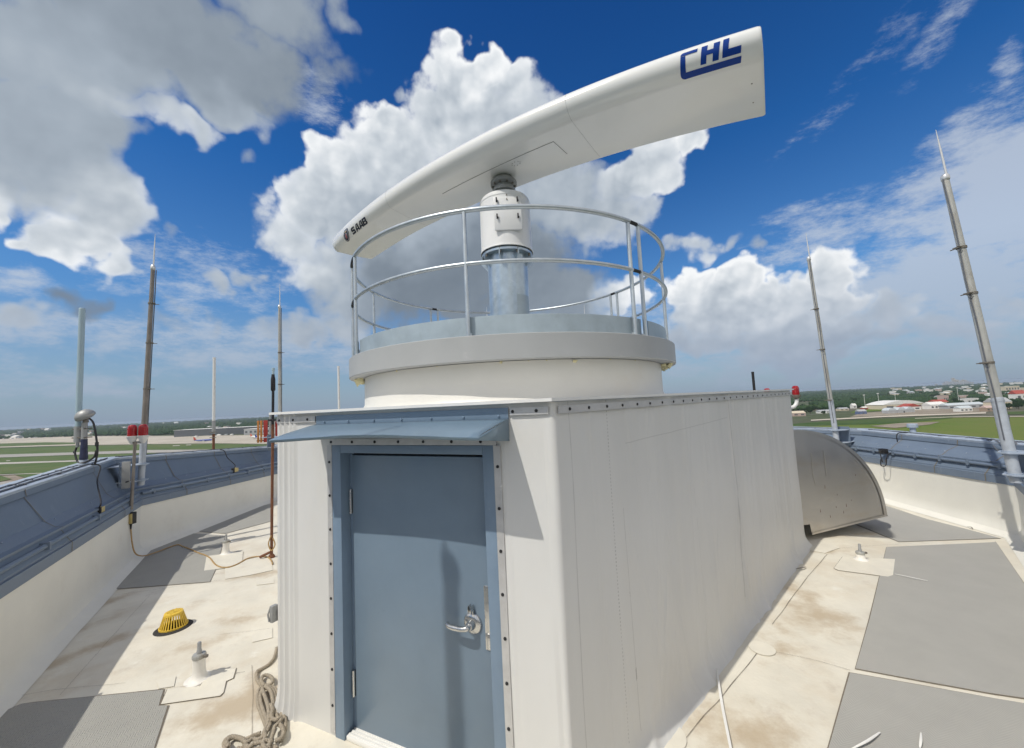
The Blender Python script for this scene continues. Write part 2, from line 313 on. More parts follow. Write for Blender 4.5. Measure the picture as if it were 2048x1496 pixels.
W = bpy.data.worlds.new('World'); scene.world = W; W.use_nodes = True
def build_world():
    nt = W.node_tree; N, L = nt.nodes, nt.links
    for n in list(N): N.remove(n)
    def math_(op, a, b=None, c=None, clamp=False):
        n = N.new('ShaderNodeMath'); n.operation = op; n.use_clamp = clamp
        for i, x in enumerate((a, b, c)):
            if x is None: continue
            if isinstance(x, (int, float)): n.inputs[i].default_value = x
            else: L.new(x, n.inputs[i])
        return n.outputs[0]
    def vmath(op, a, b=None, s=None, out=0):
        n = N.new('ShaderNodeVectorMath'); n.operation = op
        for i, x in enumerate((a, b)):
            if x is None: continue
            if isinstance(x, tuple): n.inputs[i].default_value = x
            else: L.new(x, n.inputs[i])
        if s is not None: n.inputs['Scale'].default_value = s
        return n.outputs[out]
    def mrange(v, a, b, c=0., d=1., smooth=True):
        n = N.new('ShaderNodeMapRange'); n.interpolation_type = 'SMOOTHSTEP' if smooth else 'LINEAR'; n.clamp = True
        L.new(v, n.inputs['Value'])
        for k, x in zip(('From Min', 'From Max', 'To Min', 'To Max'), (a, b, c, d)): n.inputs[k].default_value = x
        return n.outputs[0]
    def noise(v, sc, det=8, rough=.6, lac=2.0, dist=0.):
        n = N.new('ShaderNodeTexNoise'); L.new(v, n.inputs['Vector']); n.inputs['Scale'].default_value = sc
        n.inputs['Detail'].default_value = det; n.inputs['Roughness'].default_value = rough; n.inputs['Lacunarity'].default_value = lac; n.inputs['Distortion'].default_value = dist
        return n
    def mix(f, a, b, blend='MIX'):
        n = N.new('ShaderNodeMix'); n.data_type = 'RGBA'; n.blend_type = blend; n.clamp_factor = True
        for k, x in (('Factor', f), ('A', a), ('B', b)):
            if isinstance(x, (int, float)): n.inputs[k].default_value = x
            elif isinstance(x, tuple): n.inputs[k].default_value = (*x, 1)
            else: L.new(x, n.inputs[k])
        return n.outputs['Result']
    tc = N.new('ShaderNodeTexCoord'); D = tc.outputs['Generated']
    sky = N.new('ShaderNodeTexSky'); sky.sky_type = 'NISHITA'; sky.sun_disc = False; sky.sun_elevation = SUN_EL
    sd = -Ldir; sky.sun_rotation = math.atan2(sd[0], sd[1]) % (2 * math.pi); sky.altitude = 50
    sky.air_density = 1.0; sky.dust_density = .6; sky.ozone_density = 2.5
    sep = N.new('ShaderNodeSeparateXYZ'); L.new(D, sep.inputs[0])
    az = math_('ARCTAN2', sep.outputs[0], sep.outputs[1]); el = math_('ARCSINE', sep.outputs[2])
    cmb = N.new('ShaderNodeCombineXYZ'); L.new(az, cmb.inputs[0]); L.new(el, cmb.inputs[1])
    # the outlines are folded by turbulence
    w1 = noise(D, 5.0, 2, .6); w2 = noise(D, 17.0, 2, .6)
    warp = vmath('SCALE', vmath('SUBTRACT', w1.outputs['Color'], (.5, .5, .5)), s=.16)
    warp = vmath('ADD', warp, vmath('SCALE', vmath('SUBTRACT', w2.outputs['Color'], (.5, .5, .5)), s=.085))
    Q = vmath('ADD', cmb.outputs[0], warp); Qs = vmath('ADD', cmb.outputs[0], vmath('SCALE', warp, s=.6))
    def azel(px, py):
        r = ray(px, py); return math.atan2(r[0], r[1]), math.atan2(r[2], math.hypot(r[0], r[1]))
    def layer(blobs, P):
        Wt = Bt = None
        for (px, py, rx, ry, b, h, *rt) in blobs:
            a, e = azel(px, py); rot = R_(rt[0]) if rt else 0.
            ra = abs(azel(px + rx * .5, py)[0] - azel(px - rx * .5, py)[0]); re = abs(azel(px, py - ry * .5)[1] - azel(px, py + ry * .5)[1])
            n = N.new('ShaderNodeMapping'); n.vector_type = 'TEXTURE'
            if Bt is None: L.new(P, n.inputs['Vector'])
            else:                                   # evaluate the blobs one after the other
                ma = N.new('ShaderNodeVectorMath'); ma.operation = 'MULTIPLY_ADD'; L.new(Bt[1], ma.inputs[0]); ma.inputs[1].default_value = (1e-9, 1e-9, 0); L.new(P, ma.inputs[2]); L.new(ma.outputs[0], n.inputs['Vector'])
            n.inputs['Location'].default_value = (a, e, 0); n.inputs['Rotation'].default_value = (0, 0, rot); n.inputs['Scale'].default_value = (ra, re, 1)
            q = vmath('DOT_PRODUCT', n.outputs[0], n.outputs[0], out='Value')
            w = math_('MULTIPLY_ADD', q, -h, h); w = math_('MAXIMUM', w, 0.)
            w2_ = math_('MULTIPLY', w, w)
            Wt = w if Wt is None else math_('MAXIMUM', Wt, w)
            Bt = (math_('MULTIPLY', w2_, b), w2_) if Bt is None else (math_('MULTIPLY_ADD', w2_, b, Bt[0]), math_('ADD', Bt[1], w2_))
        return Wt, math_('DIVIDE', Bt[0], math_('ADD', Bt[1], 1e-4))
    # heaped clouds: x, y, half width, half height as sighted, brightness, weight
    crisp = [
        (300, 40, 380, 150, .39, 1.2), (150, 110, 300, 150, .50, 1.1), (440, 130, 240, 150, .35, 1.1), (560, 40, 140, 110, .42, .9), (470, 225, 130, 60, .60, .9),
        (330, 250, 150, 50, .66, .8), (60, 240, 170, 140, .50, 1.15), (190, 260, 150, 90, .48, 1.0), (130, 330, 210, 120, .55, 1.1), (30, 330, 110, 110, .55, .9), (210, 420, 150, 110, .66, 1.), (170, 480, 130, 60, .78, .9), (240, 530, 80, 40, .72, .8),
        (5, 390, 60, 60, .8, .8), (80, 470, 60, 40, .8, .7),
        (935, 135, 95, 75, .84, 1.1), (1005, 170, 70, 70, .76, 1.), (900, 215, 130, 110, .76, 1.1), (762, 240, 70, 60, .86, 1.), (800, 300, 140, 120, .74, 1.1), (690, 345, 90, 90, .82, 1.),
        (640, 420, 100, 90, .78, 1.), (575, 470, 90, 90, .74, .8), (545, 400, 50, 40, .70, .55), (640, 540, 120, 80, .66, .9), (700, 600, 130, 70, .50, .9), (520, 440, 40, 60, .62, .5),
        (800, 440, 240, 160, .55, 1.1), (850, 570, 220, 110, .24, 1.1), (1000, 520, 200, 140, .27, 1.1), (1090, 590, 170, 80, .36, 1.), (1010, 300, 200, 150, .66, 1.1), (960, 620, 240, 50, .30, .9),
        (1130, 400, 170, 120, .52, 1.), (1210, 430, 110, 100, .62, .9), (1290, 350, 100, 70, .74, .95), (1375, 310, 70, 55, .88, .9), (1130, 190, 40, 26, .62, .5), (1060, 215, 40, 30, .70, .6),
        (1375, 500, 80, 42, .66, .7), (1440, 490, 40, 24, .58, .55), (1520, 495, 34, 30, .5, .45), (1480, 575, 80, 60, .90, 1.05), (1530, 610, 80, 55, .84, 1.), (1430, 640, 160, 65, .70, 1.),
        (1570, 620, 130, 60, .74, 1.), (1700, 545, 90, 70, .84, 1.05), (1650, 605, 120, 70, .80, 1.05), (1380, 590, 75, 60, .86, 1.), (1235, 580, 80, 40, .76, .75), (1400, 690, 150, 35, .56, .85),
        (1600, 670, 230, 55, .62, .9), (1770, 640, 110, 60, .62, .7), (1910, 660, 180, 50, .62, .6), (2010, 600, 100, 60, .64, .6), (1640, 705, 300, 28, .54, .55), (600, 655, 150, 35, .55, .7), (680, 650, 90, 40, .58, .8),
        (785, 177, 26, 24, .55, .5), (512, 335, 22, 24, .5, .42), (440, 570, 38, 26, .56, .55), (500, 567, 36, 22, .54, .5), (355, 470, 26, 22, .5, .4), (410, 640, 26, 34, .5, .45), (370, 595, 50, 20, .5, .45), (70, 635, 110, 50, .60, .75), (330, 640, 70, 40, .5, .55), (680, 10, 45, 50, .46, .55), (650, 130, 70, 70, .36, .55), (150, 600, 50, 40, .24, .6)]
    soft = [
        (2000, 400, 300, 260, .62, 1.1), (1900, 560, 320, 150, .60, 1.1), (1650, 480, 260, 120, .5, .62), (400, 560, 300, 120, .5, .55), (1250, 640, 300, 80, .5, .6), (1990, 270, 160, 110, .58, .8), (1850, 430, 150, 130, .56, .7), (1700, 500, 170, 40, .6, .7, 20),
        (1700, 190, 290, 60, .55, .37, 33), (1900, 60, 210, 60, .55, .38, 38), (1620, 260, 170, 50, .5, .34, 30), (1740, 410, 60, 30, .55, .6, 25), (2030, 130, 70, 40, .55, .7, 20), (1570, 290, 60, 20, .5, .5),
        (150, 660, 400, 60, .50, .8), (500, 680, 300, 60, .50, .75), (800, 700, 900, 60, .42, .7), (1500, 720, 500, 60, .42, .8), (1950, 700, 300, 60, .45, .8), (100, 760, 500, 70, .40, .7), (60, 560, 120, 60, .55, .7), (640, 200, 90, 90, .3, .5), (1280, 250, 60, 30, .5, .4)]
    Wc, Bc = layer(crisp, Q); Ws, Bs = layer(soft, Qs)
    n1 = noise(D, 9.0, 5, .60, 2.1); n2 = noise(D, 26.0, 6, .62, 2.1)
    lit = vmath('ADD', D, (-.016, -.004, .022)); n1b = noise(lit, 9.0, 2, .5, 2.1)
    lit2 = vmath('ADD', D, (-.006, -.002, .009)); n2a = noise(D, 26.0, 2, .5, 2.1); n2b = noise(lit2, 26.0, 2, .5, 2.1)
    n1a = noise(D, 9.0, 2, .5, 2.1)
    # billows
    vo = N.new('ShaderNodeTexVoronoi'); vo.feature = 'F1'; vo.inputs['Scale'].default_value = 34; vo.inputs['Detail'].default_value = 1.0; vo.inputs['Roughness'].default_value = .5
    dw = vmath('ADD', D, vmath('SCALE', w2.outputs['Color'], s=.03)); L.new(dw, vo.inputs['Vector'])
    Wk = math_('MULTIPLY', Wc, 1.45)
    # firm heaped edges for the bright cumulus, looser ones for the grey sheet overhead
    dens = math_('MULTIPLY_ADD', math_('SUBTRACT', n1.outputs['Fac'], .5), 1.25, Wk)
    dens = math_('MULTIPLY_ADD', math_('SUBTRACT', n2.outputs['Fac'], .5), .62, dens)
    firm = mrange(Bc, .42, .86, 0., 1.)
    dens = math_('MULTIPLY_ADD', math_('SUBTRACT', vo.outputs['Distance'], .35), math_('MULTIPLY', firm, -.3), dens)
    gate = mrange(Wc, .0, .14)
    ac = mrange(dens, .24, .74); ag = mrange(dens, .12, 1.15)
    mxa = N.new('ShaderNodeMix'); mxa.data_type = 'FLOAT'; L.new(firm, mxa.inputs[0]); L.new(ag, mxa.inputs[2]); L.new(ac, mxa.inputs[3])
    alpha = math_('MULTIPLY', mxa.outputs[0], gate)
    relief = math_('SUBTRACT', n1a.outputs['Fac'], n1b.outputs['Fac']); relief2 = math_('SUBTRACT', n2a.outputs['Fac'], n2b.outputs['Fac'])
    edge = math_('MULTIPLY', mrange(dens, .45, 1.25, .24, 0.), firm)
    br = math_('MULTIPLY_ADD', relief, math_('MULTIPLY_ADD', firm, 1.0, .12), Bc); br = math_('MULTIPLY_ADD', relief2, math_('MULTIPLY_ADD', firm, .22, .05), br); br = math_('ADD', br, edge)
    br = math_('MULTIPLY_ADD', math_('SUBTRACT', vo.outputs['Distance'], .35), math_('MULTIPLY', firm, -.14), br)
    br = math_('MAXIMUM', br, .16); br = math_('MINIMUM', br, 1.0)
    cr = N.new('ShaderNodeValToRGB'); L.new(br, cr.inputs[0]); e = cr.color_ramp.elements
    e[0].position = 0.; e[0].color = (.085, .115, .15, 1); e[1].position = 1.; e[1].color = (.93, .95, .965, 1)
    for p, c in ((.3, (.215, .26, .315, 1)), (.5, (.37, .43, .50, 1)), (.75, (.63, .68, .73, 1))):
        x = cr.color_ramp.elements.new(p); x.color = c
    # thin veils
    st = N.new('ShaderNodeMapping'); L.new(D, st.inputs['Vector']); st.inputs['Rotation'].default_value = (0, R_(28), 0); st.inputs['Scale'].default_value = (.7, 1, 2.2)
    ns = noise(st.outputs[0], 13.0, 7, .70, 2.1)
    ds = math_('MULTIPLY_ADD', math_('SUBTRACT', ns.outputs['Fac'], .5), 2.0, Ws)
    asf = math_('MULTIPLY', math_('MULTIPLY', mrange(ds, .22, 1.0), mrange(Ws, 0., .35)), .74)
    # sky: deep blue overhead, grey-blue haze towards the horizon
    zf = mrange(el, R_(-2), R_(52), 0., 1., False)
    tint = N.new('ShaderNodeValToRGB'); L.new(zf, tint.inputs[0]); e = tint.color_ramp.elements
    e[0].position = 0.; e[0].color = (.45, .55, .62, 1); e[1].position = 1.; e[1].color = (.060, .275, .585, 1)
    for p, c in ((.10, (.41, .55, .64, 1)), (.32, (.31, .55, .75, 1)), (.6, (.118, .41, .72, 1))):
        x = tint.color_ramp.elements.new(p); x.color = c
    skyc = mix(1., sky.outputs[0], tint.outputs[0], 'MULTIPLY')
    skys = vmath('SCALE', skyc, s=SKY_S)
    # the sky behind the photographer: unseen warm cloud added to fill the shade
    nb = noise(D, 3.2, 3, .6); ab = math_('MULTIPLY', mrange(nb.outputs['Fac'], .36, .54), mrange(math_('ABSOLUTE', az), R_(62), R_(80)))
    col = mix(asf, skys, (.56, .62, .70)); col = mix(ab, col, (.86, .82, .75)); col = mix(alpha, col, cr.outputs[0])
    # the last degrees above the horizon are lost in haze
    hz = mrange(el, R_(-2), R_(14), .92, 0., False); col = mix(hz, col, (.265, .338, .47))
    bg = N.new('ShaderNodeBackground'); L.new(vmath('SCALE', col, s=1 / SKY_B), bg.inputs['Color']); bg.inputs['Strength'].default_value = SKY_B
    o = N.new('ShaderNodeOutputWorld'); L.new(bg.outputs[0], o.inputs[0])
    W.cycles.sampling_method = 'MANUAL'; W.cycles.sample_map_resolution = 1024
SKY_B = .1; SKY_S = .16
build_world()
scene.cycles.use_adaptive_sampling = True; scene.cycles.adaptive_threshold = .025; scene.cycles.max_bounces = 5; scene.cycles.diffuse_bounces = 3; scene.cycles.glossy_bounces = 2; scene.cycles.transmission_bounces = 2; scene.cycles.volume_bounces = 0
scene.view_settings.view_transform = 'Standard'; scene.view_settings.look = 'None'; scene.view_settings.exposure = 0.0; scene.view_settings.gamma = 1

# ------------------------------------------------------------------ roof and parapet
PV = [(-1.66, -1.0), (-6.42, 6.85), (-6.36, 11.0), (-4.5, 14.0), (4.4, 13.6), (7.08, 8.5), (6.93, 5.62), (.6, -.75)]   # inner line of the parapet, clockwise
ZT = [1.43, 1.60, 1.33, 1.32, 1.27, 1.27, 1.26, 1.23]; ZB = [.88, .80, .66, .66, .70, .72, .76, .74]
PV = [np.array(p) for p in PV]; NV = len(PV)
def offs(i, o):
    a, b, c = PV[i - 1], PV[i], PV[(i + 1) % NV]
    d1 = (b - a) / np.linalg.norm(b - a); d2 = (c - b) / np.linalg.norm(c - b)
    n1 = np.array([-d1[1], d1[0]]); n2 = np.array([-d2[1], d2[0]])
    m = n1 + n2; m /= (m @ n1); m = m / np.linalg.norm(m) * min(np.linalg.norm(m), 1.6)
    return b + m * o
def pring(mb, prof, sub=14):
    """sweep a profile of (outward, height(zb,zt)) round the parapet"""
    rows = []
    for k in range(NV):
        j = (k + 1) % NV
        for t in range(sub):
            t = t / sub; row = []
            for (o, zf) in prof:
                p = offs(k, o) * (1 - t) + offs(j, o) * t
                row.append((p[0], p[1], zf(ZB[k] * (1 - t) + ZB[j] * t, ZT[k] * (1 - t) + ZT[j] * t)))
            rows.append(row)
    rows.append(rows[0]); return mb.grid(rows)
c_ = lambda z: (lambda zb, zt: z)
b_ = lambda d: (lambda zb, zt: zb + d)
t_ = lambda d: (lambda zb, zt: zt + d)
pw = thing('parapet_wall', 'low parapet wall round the roof, pale membrane below and blue painted metal above', 'parapet', (0, 0, 0))
up = pring(MB(), [(-.17, c_(.004)), (-.10, c_(.02)), (-.045, c_(.06)), (-.012, c_(.13)), (0, c_(.22)), (0, b_(-.3)), (0, b_(0))], 30)
for i, v in enumerate(up.v):                     # the sheet is not dead flat
    k = .012 * nz(v[0] * 1.7, v[1] * 1.7, v[2] * 1.3); up.v[i] = (v[0] + k, v[1] + k * .6, v[2])
up.build('upstand', MT['upstand'], pw, 28)
pring(MB(), [(-.016, b_(-.035)), (-.016, b_(.075)), (.004, b_(.082)), (.004, b_(.10)), (.075, b_(.225)), (.060, b_(.23)), (.060, b_(.255)), (.12, b_(.265)), (.20, b_(.335)), (.21, b_(.34)), (.365, t_(-.10)), (.345, t_(-.095)), (.36, t_(-.012))]).build('blue_panel', MT['blue'], pw, 25)
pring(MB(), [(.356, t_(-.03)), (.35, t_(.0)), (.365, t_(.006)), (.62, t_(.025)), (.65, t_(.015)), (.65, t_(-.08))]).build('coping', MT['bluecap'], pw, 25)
pring(MB(), [(.645, t_(-.02)), (.645, c_(-3.0))], 1).build('outer_face', MT['blue'], pw, 25)
for k, fs in ((0, (.22, .46, .70, .9)), (1, (.22, .5, .78)), (4, (.25, .6)), (5, (.3, .62, .88)), (6, (.2, .5))):
    for f in fs:
        jm = MB(); j = (k + 1) % NV; zb, zt = ZB[k] * (1 - f) + ZB[j] * f, ZT[k] * (1 - f) + ZT[j] * f; d = (PV[j] - PV[k]) / np.linalg.norm(PV[j] - PV[k]); rws = []
        for (o, z) in ((-.020, zb - .03), (-.020, zb + .075), (.000, zb + .10), (.071, zb + .225), (.056, zb + .255), (.116, zb + .265), (.196, zb + .335), (.361, zt - .10), (.341, zt - .095), (.354, zt - .012)):
            p = offs(k, o) * (1 - f) + offs(j, o) * f; rws.append([(*(p - d * .007), z), (*(p + d * .007), z)])
        jm.grid(rws).build('panel_joint', MT['seam'], pw, 0)
cd = MB()
for k, zoff in ((0, .17), (1, .17), (4, .21), (5, .21)):
    a, b = offs(k, .022), offs((k + 1) % NV, .022)
    za, zb2 = ZB[k] + zoff, ZB[(k + 1) % NV] + zoff
    cd.tube([(a[0] * (1 - t) + b[0] * t, a[1] * (1 - t) + b[1] * t, za * (1 - t) + zb2 * t) for t in np.linspace(0.01, .99, 12)], .024, 10)
    for t in np.linspace(.06, .94, 7):
        p = a * (1 - t) + b * t; d = (b - a) / np.linalg.norm(b - a)
        cd.box((p[0], p[1], za * (1 - t) + zb2 * t), (.035, .07, .075), [(d[0], d[1], 0), (-d[1], d[0], 0), (0, 0, 1)])
cd.build('conduit', MT['blue'], pw)
bl = MB()
for k in (0, 1, 4, 5):
    a, b = offs(k, .185), offs((k + 1) % NV, .185)
    for t in np.linspace(.06, .94, 9):
        p = a * (1 - t) + b * t; inn = PV[k] - offs(k, 1)
        bl.lathe([(0, 0), (.008, 0), (.008, .007), (0, .008)], (*p, ZB[k] * (1 - t) + ZB[(k + 1) % NV] * t + .325), (inn[0], inn[1], 0), 8)
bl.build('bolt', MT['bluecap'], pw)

def outline(o): return [offs(i, o) for i in range(NV)]
roof = MB().poly([(*p, 0) for p in outline(.05)], (0, 0, -.3)).build('roof', MT['roof'], None, 0); tag(roof, kind='structure')
roof['label'] = 'cream membrane roof deck stained with rust and dirt'

# welded sheets, laps and dirty seams lying on the roof
def patch(pts, z, mat, name, parent=roof, h=.003):
    return MB().poly([onz(*p, z) for p in pts], (0, 0, -h)).build(name, mat, parent, 0)
def seam(pts, w, z=.0065, mat='seam', name='seam', wob=.006):
    P = smoothpts([onz(*p, z) for p in pts], 10); rows = []
    for i, p in enumerate(P):
        d = P[min(i + 1, len(P) - 1)] - P[max(i - 1, 0)]; n = np.array([-d[1], d[0], 0]); n /= max(1e-9, np.linalg.norm(n))
        k = w * (.5 + .5 * abs(nz(p[0] * 9, p[1] * 9, 3))) / 2; q = p + n * wob * nz(p[0] * 4, p[1] * 4, 1)
        rows.append([q - n * k, q + n * k])
    return MB().grid(rows).build(name, MT[mat], roof, 0)
for pts, w in (([(1655, 1108), (1610, 1160), (1545, 1248)], .006), ([(1530, 1285), (1450, 1385), (1400, 1440), (1340, 1520)], .006), ([(209, 1200), (130, 1290), (60, 1362), (28, 1396)], .005),
               ([(44, 1407), (180, 1393), (327, 1378)], .010), ([(44, 1390), (120, 1378), (250, 1366)], .004), ([(455, 1346), (472, 1346), (490, 1343)], .006), ([(316, 1378), (400, 1368), (452, 1352)], .003),
               ([(230, 1190), (330, 1176), (440, 1160)], .004), ([(504, 1330), (506, 1400), (503, 1470)], .004), ([(1668, 1098), (1730, 1092), (1800, 1088)], .004), ([(1520, 1297), (1620, 1318), (1700, 1340)], .004),
               ([(120, 1390), (240, 1255), (300, 1190)], .003), ([(430, 1270), (500, 1262), (545, 1256)], .003), ([(1990, 1083), (2020, 1130), (2060, 1195)], .012), ([(1768, 1008), (1850, 1037), (1990, 1074)], .008)):
    seam(pts, w)
for pts in ([(450, 1130), (500, 1118), (540, 1108), (546, 1140), (500, 1150), (450, 1158)], [(503, 1270), (545, 1255), (545, 1275), (505, 1284)], [(204, 1185), (232, 1180), (224, 1188), (206, 1190)],
            [(313, 1360), (352, 1352), (348, 1372), (318, 1377)], [(1612, 1085), (1640, 1078), (1680, 1095), (1650, 1106), (1618, 1100)], [(512, 1160), (548, 1156), (548, 1166), (513, 1170)]):
    patch(pts, .0075, MT['patch'], 'membrane_patch')
def disc(px, py, r, name='membrane_patch', z=.009):
    c = onz(px, py, z); MB().poly([c + np.array([r * math.cos(a) * (1 + .06 * nz(a, px)), r * math.sin(a), 0]) for a in np.linspace(0, 2 * math.pi, 28)[:-1]], (0, 0, -.003)).build(name, MT['patch'], roof, 0)
disc(1524, 1296, .10); disc(1330, 1470, .13)

# walkway mats
def pad(pts, label, mat='pad', z=.008):
    P = [onz(*p, z) for p in pts]; c = sum(P) / len(P)
    t = thing('walkway_mat', label, 'walkway mat', (c[0], c[1], 0), 'grey walkway mats on the roof')
    o = MB().poly(P, (0, 0, -.007)).build('mat_sheet', MT[mat], t, 0)
    rows = []
    for p in P + [P[0]]:
        d = (p - c); d /= np.linalg.norm(d); rows.append([p + np.array([0, 0, -.0035]), p + d * .012 + np.array([0, 0, -.0035])])
    MB().grid(rows).build('edge_sealant', MT['seam'], t, 0)
    return t
pad([(44, 1407), (327, 1379), (317, 1411), (335, 1411), (308, 1496), (270, 1640), (-120, 1640), (0, 1425)], 'ribbed grey mat on the roof in front of the yellow drain and the rope')
pad([(321, 1065), (390, 1067), (450.5, 1071), (430, 1141), (420, 1163), (330, 1170), (226, 1178)], 'ribbed grey mat the tan cord crosses')
pad([(335, 1057), (440, 1030), (543, 1007), (543, 1042), (450, 1067)], 'small grey mat along the far parapet behind the rusty standpipe')
pad([(1768, 1010), (1850, 1037), (1930, 1057), (2000, 1076), (1798, 1083), (1704, 1045)], 'worn grey mat between the steel hood and the parapet', 'padr')
pad([(1773, 1094), (1992, 1084), (2030, 1140), (2110, 1260), (2110, 1404), (1980, 1385), (1840, 1360), (1711, 1336), (1740, 1235)], 'large worn grey mat beside the anchor post on the sunny side', 'padr')
pad([(1700, 1345), (1840, 1370), (1980, 1395), (2110, 1416), (2110, 1640), (1620, 1640), (1657, 1496)], 'worn grey mat scattered with pale cut strips', 'padr')

# ------------------------------------------------------------------ penthouse
A0 = np.array([.21, 2.15, 0]); aw = R_(65)
DL = np.array([-math.sin(aw), math.cos(aw), 0]); NF = np.array([-math.cos(aw), -math.sin(aw), 0]); ZU = np.array([0, 0, 1.])
DR = np.array([math.sin(R_(46.5)), math.cos(R_(46.5)), 0]); NR = np.array([DR[1], -DR[0], 0])
def F(u, n, z): return A0 + DL * u + NF * n + ZU * z
AXF = [DL, NF, ZU]
CR = A0 + DR * 5.3; CL = A0 + DL * 2.29
corners = [A0 + DL * .37, A0, CR, np.array([3.62, 9.7, 0]), np.array([-2.55, 9.6, 0]), CL, A0 + DL * 1.68]
ph = thing('penthouse', 'white membrane clad rooftop penthouse with a blue steel door', 'penthouse', A0)
HW = 2.20
path = []                                         # (point, outward normal, tag)
def seg_pts(a, b, step, r0=0., r1=0.):
    d = b - a; l = np.linalg.norm(d); d = d / l; n = max(2, int((l - r0 - r1) / step))
    return [(a + d * (r0 + (l - r0 - r1) * i / n), np.array([d[1], -d[0], 0])) for i in range(n + 1)]
def cornr(p, n0, n1, r, k=5):
    m = n0 + n1; m /= np.linalg.norm(m); c = p - m * (r / (m @ n0)); out = []
    for i in range(1, k):
        t = i / k; n = n0 * (1 - t) + n1 * t; n /= np.linalg.norm(n); out.append((c + n * r, n))
    return out
RC = .032
segs = [(corners[i], corners[i + 1]) for i in range(len(corners) - 1)]
for i, (a, b) in enumerate(segs):
    n = lambda a, b: np.array([(b - a)[1], -(b - a)[0], 0]) / np.linalg.norm(b - a)
    if i: path += cornr(a, n(*segs[i - 1]), n(a, b), RC)
    path += seg_pts(a, b, .012 if i in (0, 1, 5) else .3, 0 if i == 0 else RC * .6, 0 if i == len(segs) - 1 else RC * .6)
zs = [0, .012, .035, .07, .12, .18, .26] + list(np.linspace(.31, HW - .02, 52)) + [HW]
rows = []
crs = []                                          # creases in the loose sheet: place, slant, length, height of the ridge
for k in range(46):
    crs.append((random.uniform(.15, 5.1), random.uniform(.15, 2.0), random.gauss(0, .22), random.uniform(.12, .5), random.uniform(.012, .026), random.choice([-1, 1, 1]) * random.uniform(.003, .0075)))
for (p, n) in path:
    dr = (p - A0) @ DR; onr = abs((p - A0) @ NR) < .12 and dr > -.02; du = (p - A0) @ DL; onf = abs((p - A0) @ NF) < .12 and du > .02
    row = []
    for z in zs:
        fl = .085 * max(0, 1 - z / .18) ** 2.2 if onr else .04 * max(0, 1 - z / .2) ** 2 * (1 if not onf else max(0, min(1, (du - 2.0) / .25)))
        w = 0.
        if onr:
            w = .014 * nz(dr * 1.1, z * .9, 2) + .009 * nz(dr * 3.2, z * .8, 5) + .0045 * nz(dr * 9, z * 1.6 + dr * 2, 8)
            for (c, a, s) in ((2.72, .034, .024), (2.84, .014, .022), (1.02, .007, .012), (1.34, .010, .06), (.36, .006, .012), (1.12, .006, .02), (3.9, .012, .03), (2.0, .011, .035), (1.62, .007, .02), (3.35, .010, .03), (4.5, .012, .03)):
                cc = c + .02 * math.sin(z * 2 + c * 3); w += a * math.exp(-((dr - cc) / s) ** 2) * (.45 + .55 * abs(nz(c * 7, z * 1.6, 1)) * 1.6)
            for (c, zc, sl_, ln_, wd_, am_) in crs:
                if abs(dr - c) < .4: w += am_ * math.exp(-((dr - c - (z - zc) * sl_) / wd_) ** 2) * math.exp(-((z - zc) / ln_) ** 4)
            for (c, z0, a) in ((.75, .1, .02), (1.6, .05, .02), (3.1, .1, .03), (4.6, .12, .03), (2.3, .2, .015)):  # gathers above the floor
                w += a * math.exp(-((dr - c - (z - z0) * .35) / .05) ** 2) * math.exp(-((z - z0) / .22) ** 2)
        elif onf:
            w = .004 * nz(du * 2, z, 4)
            for (c, a, s) in ((2.075, .014, .012), (2.12, .018, .014), (2.175, .020, .016), (2.235, .016, .014), (.30, .003, .01)): w += a * math.exp(-((du - c) / s) ** 2)
        row.append(p + n * (fl + w) + ZU * z)
    rows.append(row)
MB().grid(rows).build('membrane_wall', MT['wall'], ph, 60)
OPU0, OPU1, OPZ = .37, 1.68, 1.965
MB().box(F((OPU0 + OPU1) / 2, -.011, (OPZ + HW) / 2), (OPU1 - OPU0, .02, HW - OPZ), AXF).build('door_head', MT['wall'], ph)
# lid and drip edge
lid = [corners[1], corners[2], corners[3], corners[4], corners[5]]
cen = sum(lid) / 5
def lidring(o): return [p + (p - cen) / np.linalg.norm(p - cen) * o for p in lid]
rt = MB()
o1 = [np.append((p)[:2], HW + .002) for p in lidring(.055)]; rt.poly(o1, (0, 0, .018))
rt.build('roof_lid', MT['trim'], ph, 0)
bar = MB(); SCR = []
def barseg(a, b, z, h, n, skip=None, th=.008, sp=.2, off=.0, scr_off=.0):
    d = b - a; l = np.linalg.norm(d); d = d / l
    bar.box((a + b) / 2 + n * (.004 + off) + ZU * z, (l, th, h), [d, n, ZU])
    for t in np.arange(sp * .5, l, sp):
        q = a + d * (t + .012 * nz(t * 9, z)) + n * (.008 + off + th / 2 - .004) + ZU * (z + scr_off)
        SCR.append((q, n))
barseg(A0 + DR * .03, CR - DR * .01, HW - .045, .044, NR, sp=.185, off=.012)
barseg(A0 + DL * 1.84, A0 + DL * 2.27, HW - .045, .044, NF, sp=.16, off=.006)
barseg(A0 + DL * .02, A0 + DL * .25, HW - .045, .042, NF, sp=.14, off=.006)
barseg(F(OPU0 - .02, 0, 0), F(OPU1 + .02, 0, 0), OPZ + .022, .042, NF, sp=.205)
def vbar(u, z0, z1, w=.045):
    bar.box(F(u, .004, (z0 + z1) / 2), (w, .008, z1 - z0), AXF)
    for z in np.arange(z1 - .12, z0, -.235): SCR.append((F(u + .004 * nz(z * 5, u), .008, z), NF))
vbar(OPU1 + .022, .02, OPZ); vbar(OPU0 - .022, .02, OPZ)
bar_o = bar.build('termination_bar', MT['bar'], ph)
for q, n in SCR: MB().lathe([(0, 0), (.0098, 0), (.0088, .004), (0, .0055)], q, n, 10).build('screw', MT['black'], bar_o, 60)
